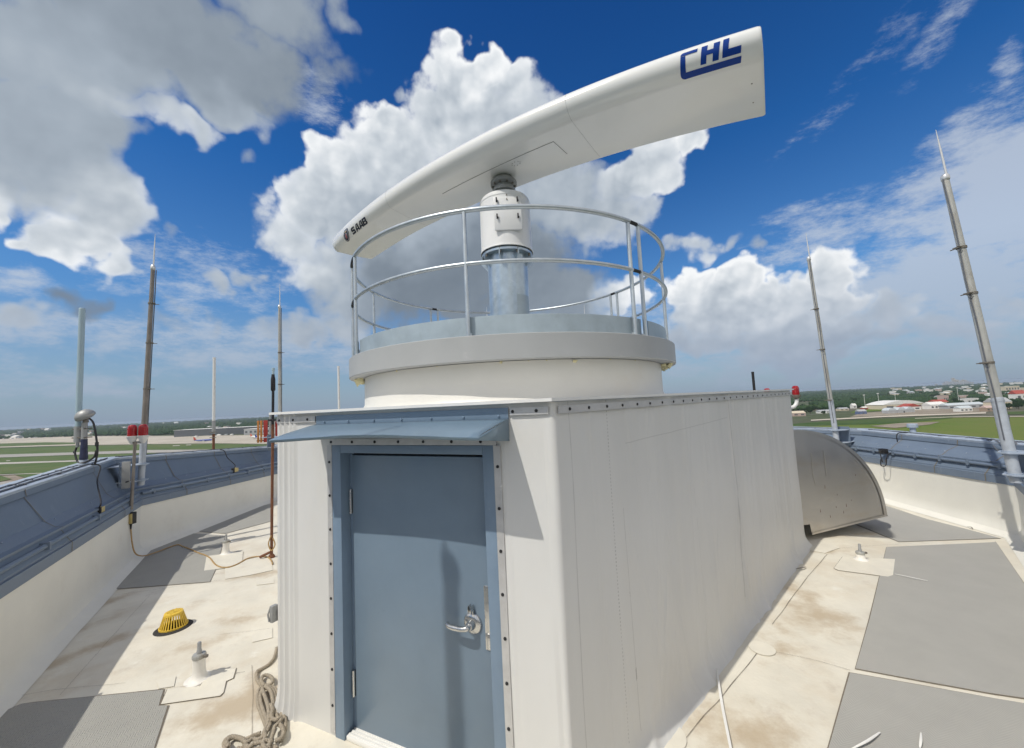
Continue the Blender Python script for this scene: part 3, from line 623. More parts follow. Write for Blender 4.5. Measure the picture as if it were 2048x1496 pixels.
# door frame with rebate
fr = MB(); FD, FWd = .15, .085
LF0, LF1, LFZ = .475, 1.565, 1.885             # door leaf
def fbox(u0, u1, n0, n1, z0, z1, mb=fr): mb.box(F((u0 + u1) / 2, (n0 + n1) / 2, (z0 + z1) / 2), (u1 - u0, n1 - n0, z1 - z0), AXF, .003)
fbox(LF1 + .03, OPU1, -FD, .006, 0, OPZ); fbox(OPU0, LF0 - .03, -FD, .006, 0, OPZ); fbox(LF0 - .03, LF1 + .03, -FD, .006, LFZ + .025, OPZ - .001)
fbox(LF1 + .003, LF1 + .03, -FD, -.075, 0, LFZ + .025); fbox(LF0 - .03, LF0 - .003, -FD, -.06, 0, LFZ + .025); fbox(LF0 - .003, LF1 + .003, -FD, -.125, LFZ - .01, LFZ + .025)
frame = fr.build('door_frame', MT['dframe'], ph)
MB().box(F((LF0 + LF1) / 2, -.105, LFZ + .0115), (LF1 - LF0, .03, .017), AXF).build('head_seal', MT['darkgap'], frame)
dm = MB(); fbox(LF0, LF1, -.115, -.07, .035, LFZ, dm)
door = dm.build('door', MT['door'], ph)
for zc in (1.56, .33):
    h = MB(); h.lathe([(.0, 0), (.010, 0), (.010, .17), (0, .17)], F(LF1 + .012, -.062, zc - .085), (0, 0, 1), 12)
    for k in range(1, 5): h.lathe([(.0106, 0), (.0106, .002)], F(LF1 + .012, -.062, zc - .085 + k * .034), (0, 0, 1), 12)
    h.box(F(LF1 + .018, -.072, zc), (.03, .006, .17), AXF)
    h.build('hinge', MT['steel'], door)
lat = MB(); lat.box(F(.497, -.066, .955), (.034, .005, .36), AXF, .004); lat.box(F(.497, -.062, .82), (.030, .004, .09), AXF, .003)
lat.build('latch_guard', MT['steel'], door)
hd = MB(); hc = F(.598, -.07, .905)
hd.lathe([(0, 0), (.062, 0), (.062, .006), (.056, .014), (.040, .020), (.030, .022), (.024, .05), (.020, .055), (0, .056)], hc, NF, 32)
lv = [hc + NF * .045, hc + NF * .068 + DL * .005, hc + NF * .076 + DL * .03 - ZU * .004, hc + NF * .074 + DL * .08 - ZU * .008, hc + NF * .070 + DL * .125 - ZU * .008, hc + NF * .055 + DL * .150 - ZU * .006]
hd.tube(smoothpts(lv, 5), [.017] * 8 + [.0155] * 10 + [.0145] * 8, 14)
handle = hd.build('lever_handle', MT['steel'], door, 45)
kg = MB()
for s in (-1, 1): kg.box(hc + ZU * .088 + NF * .022 + DL * .010 * s, (.003, .036, .045), AXF, .002)
kg.box(hc + ZU * .072 + NF * .012, (.03, .02, .02), AXF, .003)
kg.build('key_guard', MT['steel'], door)
th = MB(); th.box(F((LF0 + LF1) / 2, -.055, .018), (LF1 - LF0 + .04, .11, .03), AXF, .004)
for n in (-.02, -.045, -.07): th.box(F((LF0 + LF1) / 2, n, .036), (LF1 - LF0 + .03, .010, .007), AXF, .002)
th.build('threshold', MT['strip'], ph)
# awning
AU0, AU1 = .262, 1.829
aws = MB(); fl_ = MB()
rowsA = []
for i in range(25):
    u = AU0 + (AU1 - AU0) * i / 24; s = (u - AU0) / (AU1 - AU0)
    po = .365 + .0 * s; zo = 2.045 - .008 * s + .022 * math.sin(math.pi * s) ** 1.5
    zt2 = 2.115
    rowsA.append([F(u, .012, zt2)] + [F(u, .012 + (po - .012) * k / 6, zt2 + (zo - zt2) * k / 6 + .006 * math.sin(math.pi * k / 6) + .004 * nz(u * 4, k * .5)) for k in range(1, 7)] + [F(u, po - .004, zo - .016)])
aws.grid(rowsA)
aws.add([F(AU0, .012, 2.115), F(AU0, .365, 2.045), F(AU0, .361, 2.029), F(AU0, .012, 1.99)], [(0, 1, 2, 3)])
fl_.box(F((AU0 + AU1) / 2, .010, 2.145), (AU1 - AU0, .006, .068), AXF, .002)
for u in np.linspace(AU0 + .06, AU1 - .09, 7): fl_.lathe([(0, 0), (.008, 0), (.007, .007), (0, .009)], F(u, .013, 2.132), NF, 8)
ao = aws.build('awning', MT['awning'], ph, 40); sm = ao.modifiers.new('thickness', 'SOLIDIFY'); sm.thickness = .003; sm.offset = 0
fl_.build('awning_flange', MT['dframe'], ph)
# short lengths of tape-like stains on the wall base: small lock box on the left corner
lb = MB(); lb.box(F(2.315, .01, .70), (.035, .05, .12), AXF, .006); lb.tube([F(2.325, .03, .75), F(2.34, .04, .70), F(2.325, .04, .65)], .006, 8)
lb.build('wall_box', MT['greymetal'], ph)

# ------------------------------------------------------------------ steel vent hood on the far flank
h0 = np.array([4.12, 5.93, 0]); hx = np.array([.985, .17, 0]); hy = np.array([-.17, .985, 0])
hood = thing('vent_hood', 'weathered stainless steel quarter-round vent hood on the penthouse flank', 'vent hood', h0)
HR, HZ, HDp = 1.50, .25, 1.15
arc = [(HR * math.sin(a), HZ + 1.36 * math.cos(a)) for a in np.linspace(0, R_(90), 28)]
def H(x, y, z): return h0 + hx * x + hy * y + ZU * z
side = MB(); outl = [(0, HZ + 1.36)] + arc[1:] + [(HR + .01, HZ - .03), (.16, HZ - .17), (.14, HZ - .02), (.0, HZ - .02)]
pts = []
for (x, z) in outl: pts.append(H(x, 0, z))
side.poly(pts, hy * .006)
side.build('side_panel', MT['inox'], hood, 20)
MB().poly([p + hy * HDp for p in pts], hy * .006).build('far_side_panel', MT['inox'], hood, 20)
MB().grid([[H(x, -.012, z), H(x, HDp + .012, z)] for x, z in arc] + [[H(HR + .012, -.012, HZ - .03), H(HR + .012, HDp + .012, HZ - .03)]]).build('curved_cover', MT['inox'], hood, 60)
MB().grid([[H(x, -.010, z - .001), H(x * .965, -.010, HZ + (z - HZ) * .965)] for x, z in arc]).build('edge_flange', MT['inox'], hood, 60)
bot = MB()
bot.add([H(.16, -.008, HZ - .17), H(HR, -.008, HZ - .03), H(HR, -.008, HZ + .0), H(.16, -.008, HZ - .14)], [(0, 1, 2, 3)])
bot.add([H(.16, 0, HZ - .17), H(HR, 0, HZ - .03), H(HR, .06, HZ - .03), H(.16, .06, HZ - .17)], [(0, 1, 2, 3)])
bot.build('bottom_lip', MT['inox'], hood)
for (x, z, l) in ((.46, .72, .05), (.62, .42, .03), (.34, .38, .05), (.74, .33, .04), (.50, .29, .04), (.80, .42, .05), (1.02, .86, .03), (.90, .50, .02), (.66, .60, .025)):
    MB().add([H(x - .004, -.0015, z), H(x + .006, -.0015, z + .004), H(x + .003, -.0015, z + l), H(x - .001, -.0015, z + l)], [(0, 1, 2, 3)]).build('rust_mark', MT['rust'], hood, 0)
acc = MB(); acc.tube([H(.28, -.006, 1.25), H(.27, -.006, .95), H(.30, -.006, .78), H(.44, -.006, .76)], .003, 6); acc.tube([H(.50, -.006, 1.28), H(.505, -.006, .9)], .003, 6)
acc.build('panel_crease', MT['inox'], hood)

# ------------------------------------------------------------------ radar platform
PC = np.array([0.01, 5.3, 0])
pl = thing('radar_platform', 'round white drum with a grey fascia ring carrying the radar', 'radar platform', (*PC[:2], HW))
prof = [(1.90, HW + .02), (1.872, HW + .06), (1.87, 2.4), (1.872, 2.5), (1.87, 2.57)]
dmb = MB().lathe(prof, (*PC[:2], 0), n=160)
dmb.v = [(x + .006 * nz(x * 3, y * 3, z * 5), y + .006 * nz(x * 3 + 9, y * 3, z * 5), z) for x, y, z in dmb.v]
dmb.build('drum', MT['drum'], pl, 40)
MB().lathe([(1.865, 2.575), (2.03, 2.568), (2.035, 2.575), (2.035, 2.782), (2.03, 2.787), (1.93, 2.79), (0, 2.795)], (*PC[:2], 0), n=160).build('fascia_ring', MT['fascia'], pl, 30)
def pang(px, r, far=False):
    """bearing on a ring of radius r round the platform axis for a sighting column"""
    d = ray(px, 640); d = d[:2] / np.linalg.norm(d[:2]); b = d @ PC[:2]; disc_ = b * b - (PC[:2] @ PC[:2] - r * r); disc_ = max(0., disc_)
    t = b + math.sqrt(disc_) if far else b - math.sqrt(disc_); p = d * t - PC[:2]; return math.atan2(p[1], p[0])
aR0, aR1 = pang(1281, 1.95), pang(1291, 1.95)
aM = pang(940, 1.95); aLf = pang(716, 1.95)
for (a0, a1) in ((aLf + .05, aM - .0015), (aM + .0015, aR0), (aR1 + .02, aR1 + 1.3), (aR1 + 1.305, aR1 + 2.9), (aR1 + 2.905, aLf + 2 * math.pi if aLf < aR1 else aLf)):
    if a1 < a0: a1 += 2 * math.pi
    if a1 - a0 > 3.4: continue
    MB().lathe([(1.952, 2.792), (1.952, 2.962), (1.946, 2.965), (1.944, 2.792)], (*PC[:2], 0), n=60, a0=a0, a1=a1).build('toe_plate', MT['galvtoe'], pl, 30)
fas = bpy.data.objects['fascia_ring']
lumps = [(pang(706, 1.9) - .22 + .035 * k + random.uniform(-.01, .01), random.uniform(.022, .045), random.uniform(1.89, 1.97)) for k in range(9)]
lumps += [(pang(1335, 1.9) - .10 + .035 * k, random.uniform(.022, .045), random.uniform(1.89, 1.97)) for k in range(11)]
lumps += [(pang(x, 1.88), s_, 1.879) for x, s_ in ((998, .016), (1052, .008), (1090, .009), (1146, .026), (1215, .008), (1265, .007), (870, .007), (790, .010))]
for (a, sz, r) in lumps:                          # lumps of foam left under the rim
    c = PC + np.array([math.cos(a), math.sin(a), 0]) * r + ZU * (2.568 - sz * .5)
    vs = [c + np.array([random.gauss(0, 1), random.gauss(0, 1), random.gauss(0, .9)]) * sz * .6 for _ in range(11)]
    bm = bmesh.new(); [bm.verts.new(v) for v in vs]; bmesh.ops.convex_hull(bm, input=bm.verts[:]); bm.verts.index_update()
    MB().add([v.co for v in bm.verts], [[v.index for v in f.verts] for f in bm.faces]).build('foam_lump', MT['foam'], fas, 0); bm.free()
hat = MB(); hc_ = np.array([-.85, 5.9, 2.9]); ax = np.array([[.97, -.22, 0.09], [.22, .97, 0], [-.09, 0, .99]])
hat.box(hc_, (1.5, .9, .035), ax, .006)
hatch = hat.build('hatch_lid', MT['fascia'], pl)
MB().box(hc_ + np.array([0, 0, -.10]), (1.3, .8, .16), ax).build('hatch_curb', MT['darkgap'], hatch)

# guard rail
gr = thing('guard_rail', 'round galvanised two-bar guard rail on the radar platform', 'guard rail', (*PC[:2], 2.79))
RR = 1.985; ZR, ZM = 3.905, 3.425
pa = {'front': pang(936, RR), 'r0': pang(1269, RR), 'r1': pang(1289, RR), 'l0': pang(712, RR), 'l1': pang(706, RR) - .05}
back = [pang(1331, RR, True), pang(1237, RR, True), pang(1224, RR, True), pang(876, RR, True), pang(862, RR, True), pang(748, RR, True)]
def arcp(a0, a1, z, r=RR):
    if a1 < a0: a1 += 2 * math.pi
    return [(PC[0] + r * math.cos(a), PC[1] + r * math.sin(a), z) for a in np.linspace(a0, a1, max(8, int((a1 - a0) * 30)))]
angs = [pa['l0'], pa['r0'], pa['r1'], back[1], back[2], back[3], back[4], pa['l1']]
secs = [(pa['l0'], pa['r0']), (pa['r1'], back[1]), (back[2], back[3]), (back[4], pa['l1'])]
for (a0, a1) in secs:
    MB().tube(arcp(a0 - .012, a1 + .012, ZR), .0215, 12).build('top_rail', MT['galv'], gr, 60)
    MB().tube(arcp(a0 - .012, a1 + .012, ZM), .0195, 12).build('mid_rail', MT['galv'], gr, 60)
for a in [pa['front'], pa['l0'], pa['l1'], pa['r0'], pa['r1']] + back:
    x, y = PC[0] + RR * math.cos(a), PC[1] + RR * math.sin(a)
    pb = MB().tube([(x, y, 2.745), (x, y, ZR - .02)], .0195, 12)
    pb.lathe([(.0215, 0), (.0215, .05)], (x, y, 2.95), n=12); pb.box((x - .015 * math.cos(a), y - .015 * math.sin(a), 2.80), (.05, .05, .03))
    pb.build('rail_post', MT['galv'], gr, 60)
for (a0, a1) in ((pa['r0'], pa['r1']), (back[1], back[2]), (back[3], back[4]), (pa['l1'], pa['l0'])):
    if a1 < a0: a1 += 2 * math.pi
    for z, r in ((ZR, .0185), (ZM, .0165)): MB().tube(arcp(a0, a1, z), r, 10).build('rail_joint', MT['black'], gr)

# ------------------------------------------------------------------ surface radar
rd = thing('surface_radar', 'surface movement radar with a long white curved antenna on a round housing', 'radar', (*PC[:2], 2.795))
XC = PC.copy()
ped = MB().lathe([(.40, 2.795), (.40, 2.82), (.272, 2.822), (.272, 4.19), (.345, 4.195), (.345, 4.225), (0, 4.23)], (*XC[:2], 0), n=64)
pedo = ped.build('pedestal', MT['galvpost'], rd, 30)
for a in np.linspace(0, 2 * math.pi, 10)[:-1] + .25:
    d = np.array([math.cos(a), math.sin(a), 0]); s = np.array([-d[1], d[0], 0])
    MB().poly([XC + d * .27 + ZU * 4.02 + s * .006, XC + d * .365 + ZU * 4.13 + s * .006, XC + d * .365 + ZU * 4.195 + s * .006, XC + d * .27 + ZU * 4.195 + s * .006], s * -.012).build('gusset', MT['galvpost'], pedo, 0)
    MB().poly([XC + d * .27 + ZU * 2.96 + s * .006, XC + d * .36 + ZU * 2.84 + s * .006, XC + d * .36 + ZU * 2.82 + s * .006, XC + d * .27 + ZU * 2.82 + s * .006], s * -.012).build('gusset', MT['galvpost'], pedo, 0)
    MB().tube([XC + d * .33 + ZU * 4.16, XC + d * .33 + ZU * 4.27], .016, 8).build('flange_bolt', MT['clamp'], pedo)
acp = MB(); aa = R_(-42)
acp.lathe([(.276, 3.02), (.276, 3.62), (.272, 3.625), (.272, 3.015)], (*XC[:2], 0), n=12, a0=aa - .45, a1=aa + .45)
acp.build('cover_plate', MT['galvtoe'], pedo)
MB().lathe([(.30, 4.30), (.335, 4.262), (.358, 4.240), (.362, 4.246), (.360, 4.262), (.353, 4.266), (.351, 4.30), (.345, 4.925), (.349, 4.93), (.349, 4.945), (.343, 4.95), (.341, 4.975), (.325, 4.998), (.29, 5.008), (0, 5.012)], (*XC[:2], 0), n=72).build('drive_housing', MT['housing'], rd, 28)
hs = bpy.data.objects['drive_housing']
MB().lathe([(.27, 4.232), (.30, 4.30)], (*XC[:2], 0), n=40).build('housing_skirt', MT['galvtoe'], hs)
aP = math.atan2(-1, .02)
pn = MB(); wP, hP = .36, .45; cP = XC + np.array([.035, -.352, 4.655])
AP = [np.array([.9993, .035, 0]), np.array([.035, -.9993, 0]), ZU]
pn.box(cP, (wP, .03, hP), AP, .012)
pano = pn.build('access_panel', MT['housing'], rd)
for i in (-1, 1):
    for k in (-.06, .16):
        c = cP + AP[0] * (i * .135 + .0) + AP[1] * .018 + ZU * (k + .0)
        MB().lathe([(0, 0), (.012, 0), (.010, .018), (0, .02)], c, AP[1], 10).box(c + AP[1] * .014 + ZU * .014 - AP[0] * .006, (.018, .014, .068), AP, .005).build('latch', MT['black'], pano)
for z, r in ((4.845, .372), (4.915, .348)):
    p = XC + np.array([.03, -r, z - .012])
    MB().poly([p + np.array([-.012, -.002, 0]), p + np.array([.012, -.002, 0]), p + np.array([0, -.002, .024])], (0, .003, 0)).build('warning_mark', MT['clamp'], rd, 0)
nk = MB().lathe([(.12, 5.0), (.12, 5.12), (.160, 5.125), (.160, 5.165), (.128, 5.185), (.128, 5.215), (.182, 5.235), (.182, 5.275), (.172, 5.285), (.150, 5.305), (.126, 5.315), (.126, 5.50), (0, 5.50)], (*XC[:2], 0), n=48)
nko = nk.build('rotary_joint', MT['greymetal'], rd, 28)
for a in np.linspace(0, 2 * math.pi, 11)[:-1]: MB().lathe([(0, 0), (.016, 0), (.016, .014), (0, .016)], (XC[0] + .152 * math.cos(a), XC[1] + .152 * math.sin(a), 5.226), (0, 0, -1), 6).build('joint_bolt', MT['clamp'], nko)
for a in np.linspace(0, 2 * math.pi, 11)[:-1]: MB().lathe([(0, 0), (.011, 0), (.011, .012), (0, .013)], (XC[0] + .125 * math.cos(a), XC[1] + .125 * math.sin(a), 5.375), (math.cos(a), math.sin(a), 0), 6).build('joint_bolt', MT['clamp'], nko)
# antenna: a long bowed aerofoil; s runs along it, q round the section
AD = np.array([.855, -.519, 0]); AD /= np.linalg.norm(AD); AN = np.array([AD[1], -AD[0], 0])
NR_ = .150                                       # nose radius
def section(f):
    """closed section, f 0..1: upper trailing edge, nose, underside; (chord from the nose, thickness)"""
    ch = .99
    if f < .34:
        t = f / .34; c = ch + (NR_ - ch) * t; return c, .018 + (NR_ - .018) * math.sin(t * math.pi / 2) ** 1.15
    if f < .62:
        a = R_(90) + (f - .34) / .28 * R_(172); return NR_ + NR_ * math.cos(a), NR_ * math.sin(a)
    t = (f - .62) / .38; a = R_(262); c0, h0_ = NR_ + NR_ * math.cos(a), NR_ * math.sin(a)
    c = c0 + (ch - c0) * t; h = h0_ + (-.018 - h0_) * (t ** .9); return c, h - .012 * math.sin(math.pi * t)
def AS(s, f):
    c, h = section(f)
    nn = .645 - (.045 if s > .5 else .037) * (s - .5) ** 2; tt = -.318 - (.049 if s > .2 else .031) * (s - .2) ** 2        # nose and trailing lines
    zn = 5.515; zt_ = 5.368
    k = c / .99
    if s < 0: s2 = s * (1 - .0) ; w_ = max(0, min(1, (-s - 1.6) / 2.2)); s2 = s + .22 * k * w_ * w_ * (3 - 2 * w_)
    else: s2 = s + .04 * k
    y = nn + (tt - nn) * k; z = zn + (zt_ - zn) * k + h
    return XC + AD * s2 + AN * y + ZU * z
def ASn(s, f):
    e = 1e-3; du = AS(s + e, f) - AS(s - e, f); dv = AS(s, min(1, f + e)) - AS(s, max(0, f - e)); n = np.cross(dv, du); n /= np.linalg.norm(n)
    c, h = section(f); ctr = AS(s, .34) * .5 + AS(s, .62) * .5
    return n if n @ (AS(s, f) - (AS(s, .2) + AS(s, .8)) / 2) > 0 else -n
S0, S1 = -4.08, 3.07
ss = np.concatenate([[S0, S0 + .006, S0 + .02], np.linspace(S0 + .06, S1 - .03, 90), [S1 - .008, S1]])
ff = list(np.linspace(0, .34, 14)) + list(np.linspace(.36, .62, 20)) + list(np.linspace(.64, 1, 18))
Gs = []
for s in ss:
    ring = [AS(s, f) for f in ff]; ctr = sum(ring) / len(ring)
    e = min(s - S0, S1 - s); sc = 1 - .035 * max(0, 1 - e / .02) ** 2
    Gs.append([ctr + (p - ctr) * sc for p in ring] + [ctr + (ring[0] - ctr) * sc])
am = MB().grid(Gs); nf = len(ff) + 1
am.f.append(tuple(range(nf - 1))); am.f.append(tuple(len(am.v) - nf + i for i in range(nf - 1)))
ant = am.build('antenna', MT['gloss'], rd, 50)
def onskin(V, Fc, name, mat, lift=.003):
    """V holds (s, f) pairs"""
    return MB().add([AS(s, f) + ASn(s, f) * lift for s, f in V], Fc).build(name, mat, ant, 60, False)
def skinpoly(poly, mp, name, mat, cuts=14, lift=.003):
    """a flat outline laid over the curved skin: poly in its own units, mp -> (s, f)"""
    bm = bmesh.new(); 
    for loop in poly:
        vs = [bm.verts.new((x, y, 0)) for x, y in loop]; bm.faces.new(vs)
    xs = [p[0] for l in poly for p in l]; ys = [p[1] for l in poly for p in l]
    for ax_, lo, hi in ((0, min(xs), max(xs)), (1, min(ys), max(ys))):
        for k in range(1, cuts):
            c = lo + (hi - lo) * k / cuts; co = [0, 0, 0]; co[ax_] = c; no = [0, 0, 0]; no[ax_] = 1
            bmesh.ops.bisect_plane(bm, geom=bm.verts[:] + bm.edges[:] + bm.faces[:], plane_co=co, plane_no=no)
    bm.verts.index_update(); V = [mp(v.co.x, v.co.y) for v in bm.verts]; Fc = [[v.index for v in f.verts] for f in bm.faces]; bm.free()
    return onskin(V, Fc, name, mat, lift)
# CHL lettering
def rc(cx, cy, r, a0, a1, n=7): return [(cx + r * math.cos(R_(a)), cy + r * math.sin(R_(a))) for a in np.linspace(a0, a1, n)]
CHL = [[(.42, 3.95), (1.22, 3.95), (1.22, 4.6)] + rc(1.0, 4.0, .6, 90, 175, 6), [(1.22, 3.95), (3.15, 3.95), (3.35, 4.6), (1.22, 4.6)],
       [(0, 1.1), (.95, 1.1), (1.2, 3.87), (.38, 3.87)], [(0, 1.1)] + rc(.75, .75, .75, 180, 270, 8) + [(.95, 0), (.95, 1.1)], [(.95, 0), (9.8, 0), (10.0, 1.1), (.95, 1.1)],
       [(3.45, 1.5), (4.4, 1.5), (4.62, 2.75), (4.8, 3.55), (4.98, 4.6), (4.0, 4.6)], [(4.62, 2.75), (5.65, 2.75), (5.8, 3.55), (4.8, 3.55)], [(5.42, 1.5), (6.42, 1.5), (6.98, 4.6), (5.98, 4.6)],
       [(7.0, 1.55), (7.3, 1.55), (7.95, 1.55), (8.12, 2.7), (8.45, 4.7), (7.5, 4.7)], [(7.95, 1.55), (9.95, 1.55), (10.15, 2.7), (8.12, 2.7)]]
LS0, LS1, LF_A, LF_B = 2.37, 2.90, .466, .606
for k, l in enumerate(CHL):
    skinpoly([l], lambda x, y: (LS0 + (LS1 - LS0) * x / 10.1, LF_A + (LF_B - LF_A) * (1 - y / 4.7)), 'company_lettering', MT['logoblue'], 12)
# lettering and crest at the far end
LT = {'S': [[(0, 0), (.72, 0), (.86, .14), (.86, .26), (0, .26)], [(.58, .26), (.86, .26), (.86, .48), (.74, .62), (.58, .62)], [(.12, .40), (.58, .40), (.58, .62), (.12, .62)], [(0, .52), (.12, .40), (.28, .62), (.28, .76), (0, .76)], [(0, .76), (.84, .76), (.84, 1), (.14, 1), (0, .88)]],
      'A': [[(0, 0), (.28, 0), (.60, 1), (.38, 1)], [(.66, 0), (.94, 0), (.84, 1), (.60, 1)], [(.22, .18), (.68, .18), (.66, .38), (.29, .38)]],
      'B': [[(0, 0), (.28, 0), (.28, 1), (0, 1)], [(.28, .78), (.72, .78), (.86, .88), (.74, 1), (.28, 1)], [(.58, .56), (.86, .60), (.86, .88), (.58, .78)], [(.28, .42), (.80, .42), (.84, .52), (.86, .60), (.28, .60)], [(.62, .22), (.92, .14), (.92, .34), (.80, .42), (.62, .42)], [(.28, 0), (.78, 0), (.92, .14), (.62, .22), (.28, .22)]]}
TS0, TS1, TFA, TFB = -3.16, -2.58, .532, .600
for k, chh in enumerate('SAAB'):
    for l in LT[chh]:
        skinpoly([l], lambda x, y, k=k: (TS0 + (TS1 - TS0) * (x + k * .97) / 3.83 + .03 * (y - .5), TFA + (TFB - TFA) * (1 - y)), 'maker_lettering', MT['navy'], 6)
def em(scale, x, y): return (-3.39 + scale * (.10 * x + .06 * y), .56 - .050 * scale * y)
shield = [(-.95, .35), (-.9, -.1), (-.7, -.55), (-.35, -.9), (0, -1.0), (.35, -.9), (.7, -.55), (.9, -.1), (.95, .35), (.6, .95), (0, 1.02), (-.6, .95)]
for sc_, mt_, lf in ((1.2, 'navy', .003), (1.0, 'silver', .0045), (.88, 'navy', .006), (.5, 'silver', .0075)):
    skinpoly([shield], lambda x, y, q=sc_: em(q, x, y), 'emblem', MT[mt_], 6, lf)
skinpoly([[(-.5, .82), (.5, .82), (.35, .6), (-.35, .6)]], lambda x, y: em(1.05, x, y), 'emblem', MT['gold'], 4, .009)
skinpoly([[(-.22, -.4), (0, -.55), (.22, -.35), (.3, .1), (.1, .42), (-.15, .4), (-.3, .05)]], lambda x, y: em(1, x, y), 'emblem', MT['crest'], 4, .010)
# hatch line under the belly, small fixings
def line(pts, w, name='panel_line', mat='panel_gap', lift=.002):
    P = []
    for (a, b) in zip(pts[:-1], pts[1:]):
        for t in np.linspace(0, 1, 16): P.append((a[0] + (b[0] - a[0]) * t, a[1] + (b[1] - a[1]) * t))
    rows = []
    for s, f in P:
        p = AS(s, f) + ASn(s, f) * lift; rows.append(p)
    mb = MB(); mb.tube(rows, w, 5); return mb.build(name, MT[mat], ant)
line([(-.95, .74), (.90, .715), (.93, .855)], .0035)
for s_j in (1.22, -1.9):
    line([(s_j, .40), (s_j + .01, .62), (s_j + .02, .985)], .0012, 'panel_joint', 'panel_gap', .0008)
for f in (.745, .875): MB().lathe([(0, 0), (.008, 0), (.007, .003), (0, .004)], AS(2.96, f) + ASn(2.96, f) * .001, ASn(2.96, f), 10).build('fixing', MT['clamp'], ant)
for k in range(8):
    s, f = .30 + .06 * math.cos(k * .8), .77 + .018 * math.sin(k * .8); MB().lathe([(0, 0), (.006, 0), (.005, .003), (0, .004)], AS(s, f) + ASn(s, f) * .001, ASn(s, f), 8).build('fixing', MT['clamp'], ant)

# ------------------------------------------------------------------ masts and aerials round the parapet
def inward(k):
    a, b = PV[k], PV[(k + 1) % NV]; d = (b - a) / np.linalg.norm(b - a); return np.array([d[1], -d[0], 0]), np.array([d[0], d[1], 0])
def lightning_mast(k, x, y, zbot, zpole, ztip, label, clamps, dark=False, r=.042, lean=(0, 0), cable=True, bracket=True, low=True):
    inn, al = inward(k)
    t = thing('lightning_mast', label, 'lightning mast', (x, y, zbot), 'lightning masts round the roof')
    P = lambda z: np.array([x + lean[0] * (z - zbot), y + lean[1] * (z - zbot), z])
    zm = zbot + (.95 if low else .3)
    mt = 'mastdark' if dark else 'mast'
    foot = MB().tube([P(zbot), P(zm)], r * 1.12, 16).lathe([(r * 1.12, 0), (r * 1.2, .01), (r * 1.0, .06)], P(zm), n=16).build('mast_foot', MT['mastlow'], t, 40)
    MB().tube([P(zm), P(zm + (zpole - zm) * .55), P(zpole)], [r, r * .86, r * .72], 16).build('pole', MT[mt], t, 40)
    MB().lathe([(r * .74, 0), (r * .9, .01), (r * .9, .06), (r * .74, .075), (.02, .09), (0, .092)], P(zpole - .03), n=16).build('pole_cap', MT['spike'], t, 40)
    MB().tube([P(zpole) + al * r * .5, P(zpole + (ztip - zpole) * .55) + al * r * .5, P(ztip) + al * r * .5], [.0125, .011, .003], 10).build('air_terminal', MT['spike'], t, 40)
    for z in clamps:
        c = P(z); cl = MB().lathe([(r * .8, -.014), (r * 1.06, -.014), (r * 1.06, .014), (r * .8, .014)], c, n=16)
        cl.box(c + inn * r * 1.15, (.085, .025, .022), [al, inn, ZU], .004).tube([c + al * .055 + inn * r, c + al * .055 + inn * (r + .06)], .006, 6).tube([c - al * .10 + inn * r * .7, c - al * .02 + inn * r * .7], .007, 6)
        cl.build('clamp', MT['clamp'], t)
    if cable:
        zs_ = np.linspace(zpole - .02, zbot + .5, 26)
        MB().tube(smoothpts([P(z) + inn * (r * 1.05) + al * (r * .45 + .018 * nz(z * 1.3, x)) for z in zs_], 2), .0075, 6).build('down_conductor', MT['gcable'], t)
    if bracket:
        for z in (zbot + .08, zbot + .34):
            br = MB(); c = P(z); w, dpt = .30, .40
            br.poly([c + al * w / 2 - inn * .06, c + al * w * .18 + inn * .085, c - al * w * .18 + inn * .085, c - al * w / 2 - inn * .06, c - al * w / 2 - inn * dpt, c + al * w / 2 - inn * dpt], (0, 0, .014))
            br.lathe([(r * 1.13, -.02), (r * 1.35, -.02), (r * 1.35, .03), (r * 1.13, .03)], c, n=16).build('bracket', MT['bluecap'], t)
        MB().box(P(zbot + .21) - inn * .24, (.30, .014, .40), [al, inn, ZU]).build('back_plate', MT['blue'], t)
    return t
lightning_mast(0, -6.32, 6.74, 1.13, 4.88, 5.52, 'brown grey lightning mast behind the double red lamp', (2.75, 3.55, 4.25), True, .040, (.019, .016))
lightning_mast(1, -6.17, 10.45, 1.28, 5.08, 5.73, 'grey lightning mast rising just left of the penthouse roof edge', (3.0, 3.85), False, .042)
lightning_mast(4, 6.83, 8.50, .96, 5.08, 5.69, 'slim pale lightning mast in front of the distant woods', (1.95, 3.05, 3.95), False, .044, (-.029, .022))
lightning_mast(5, 5.885, 4.762, .99, 4.84, 5.51, 'tall pale lightning mast close to the right edge, painted grey at its foot', (2.42, 3.30, 3.9), False, .048, (-.040, .046))
lightning_mast(3, 2.55, 13.3, 1.0, 4.75, 5.45, 'far lightning mast showing only its needle above the platform deck', (4.7,), False, .05, bracket=False, cable=False)
lightning_mast(3, -.80, 13.6, 1.0, 4.95, 5.60, 'far lightning mast seen as a thin needle left of the radar pedestal', (4.8,), False, .05, bracket=False, cable=False)
lightning_mast(0, -2.862, .497, .95, 5.7, 6.3, 'tall lightning mast outside the left edge whose shadow falls on the door', (3.0, 4.2), False, .072)

def capxy(k, f, o): return offs(k, o) * (1 - f) + offs((k + 1) % NV, o) * f
def on_cap(px, py, k, o=.5):
    """point on the coping of side k under a sighting"""
    a, b = offs(k, o), offs((k + 1) % NV, o); d = (b - a) / np.linalg.norm(b - a); p = atxy(px, py, np.array([*a, 0]), d)
    f = ((p[:2] - a) @ (b - a)) / ((b - a) @ (b - a)); return np.array([p[0], p[1], ZT[k] * (1 - f) + ZT[(k + 1) % NV] * f + .018])
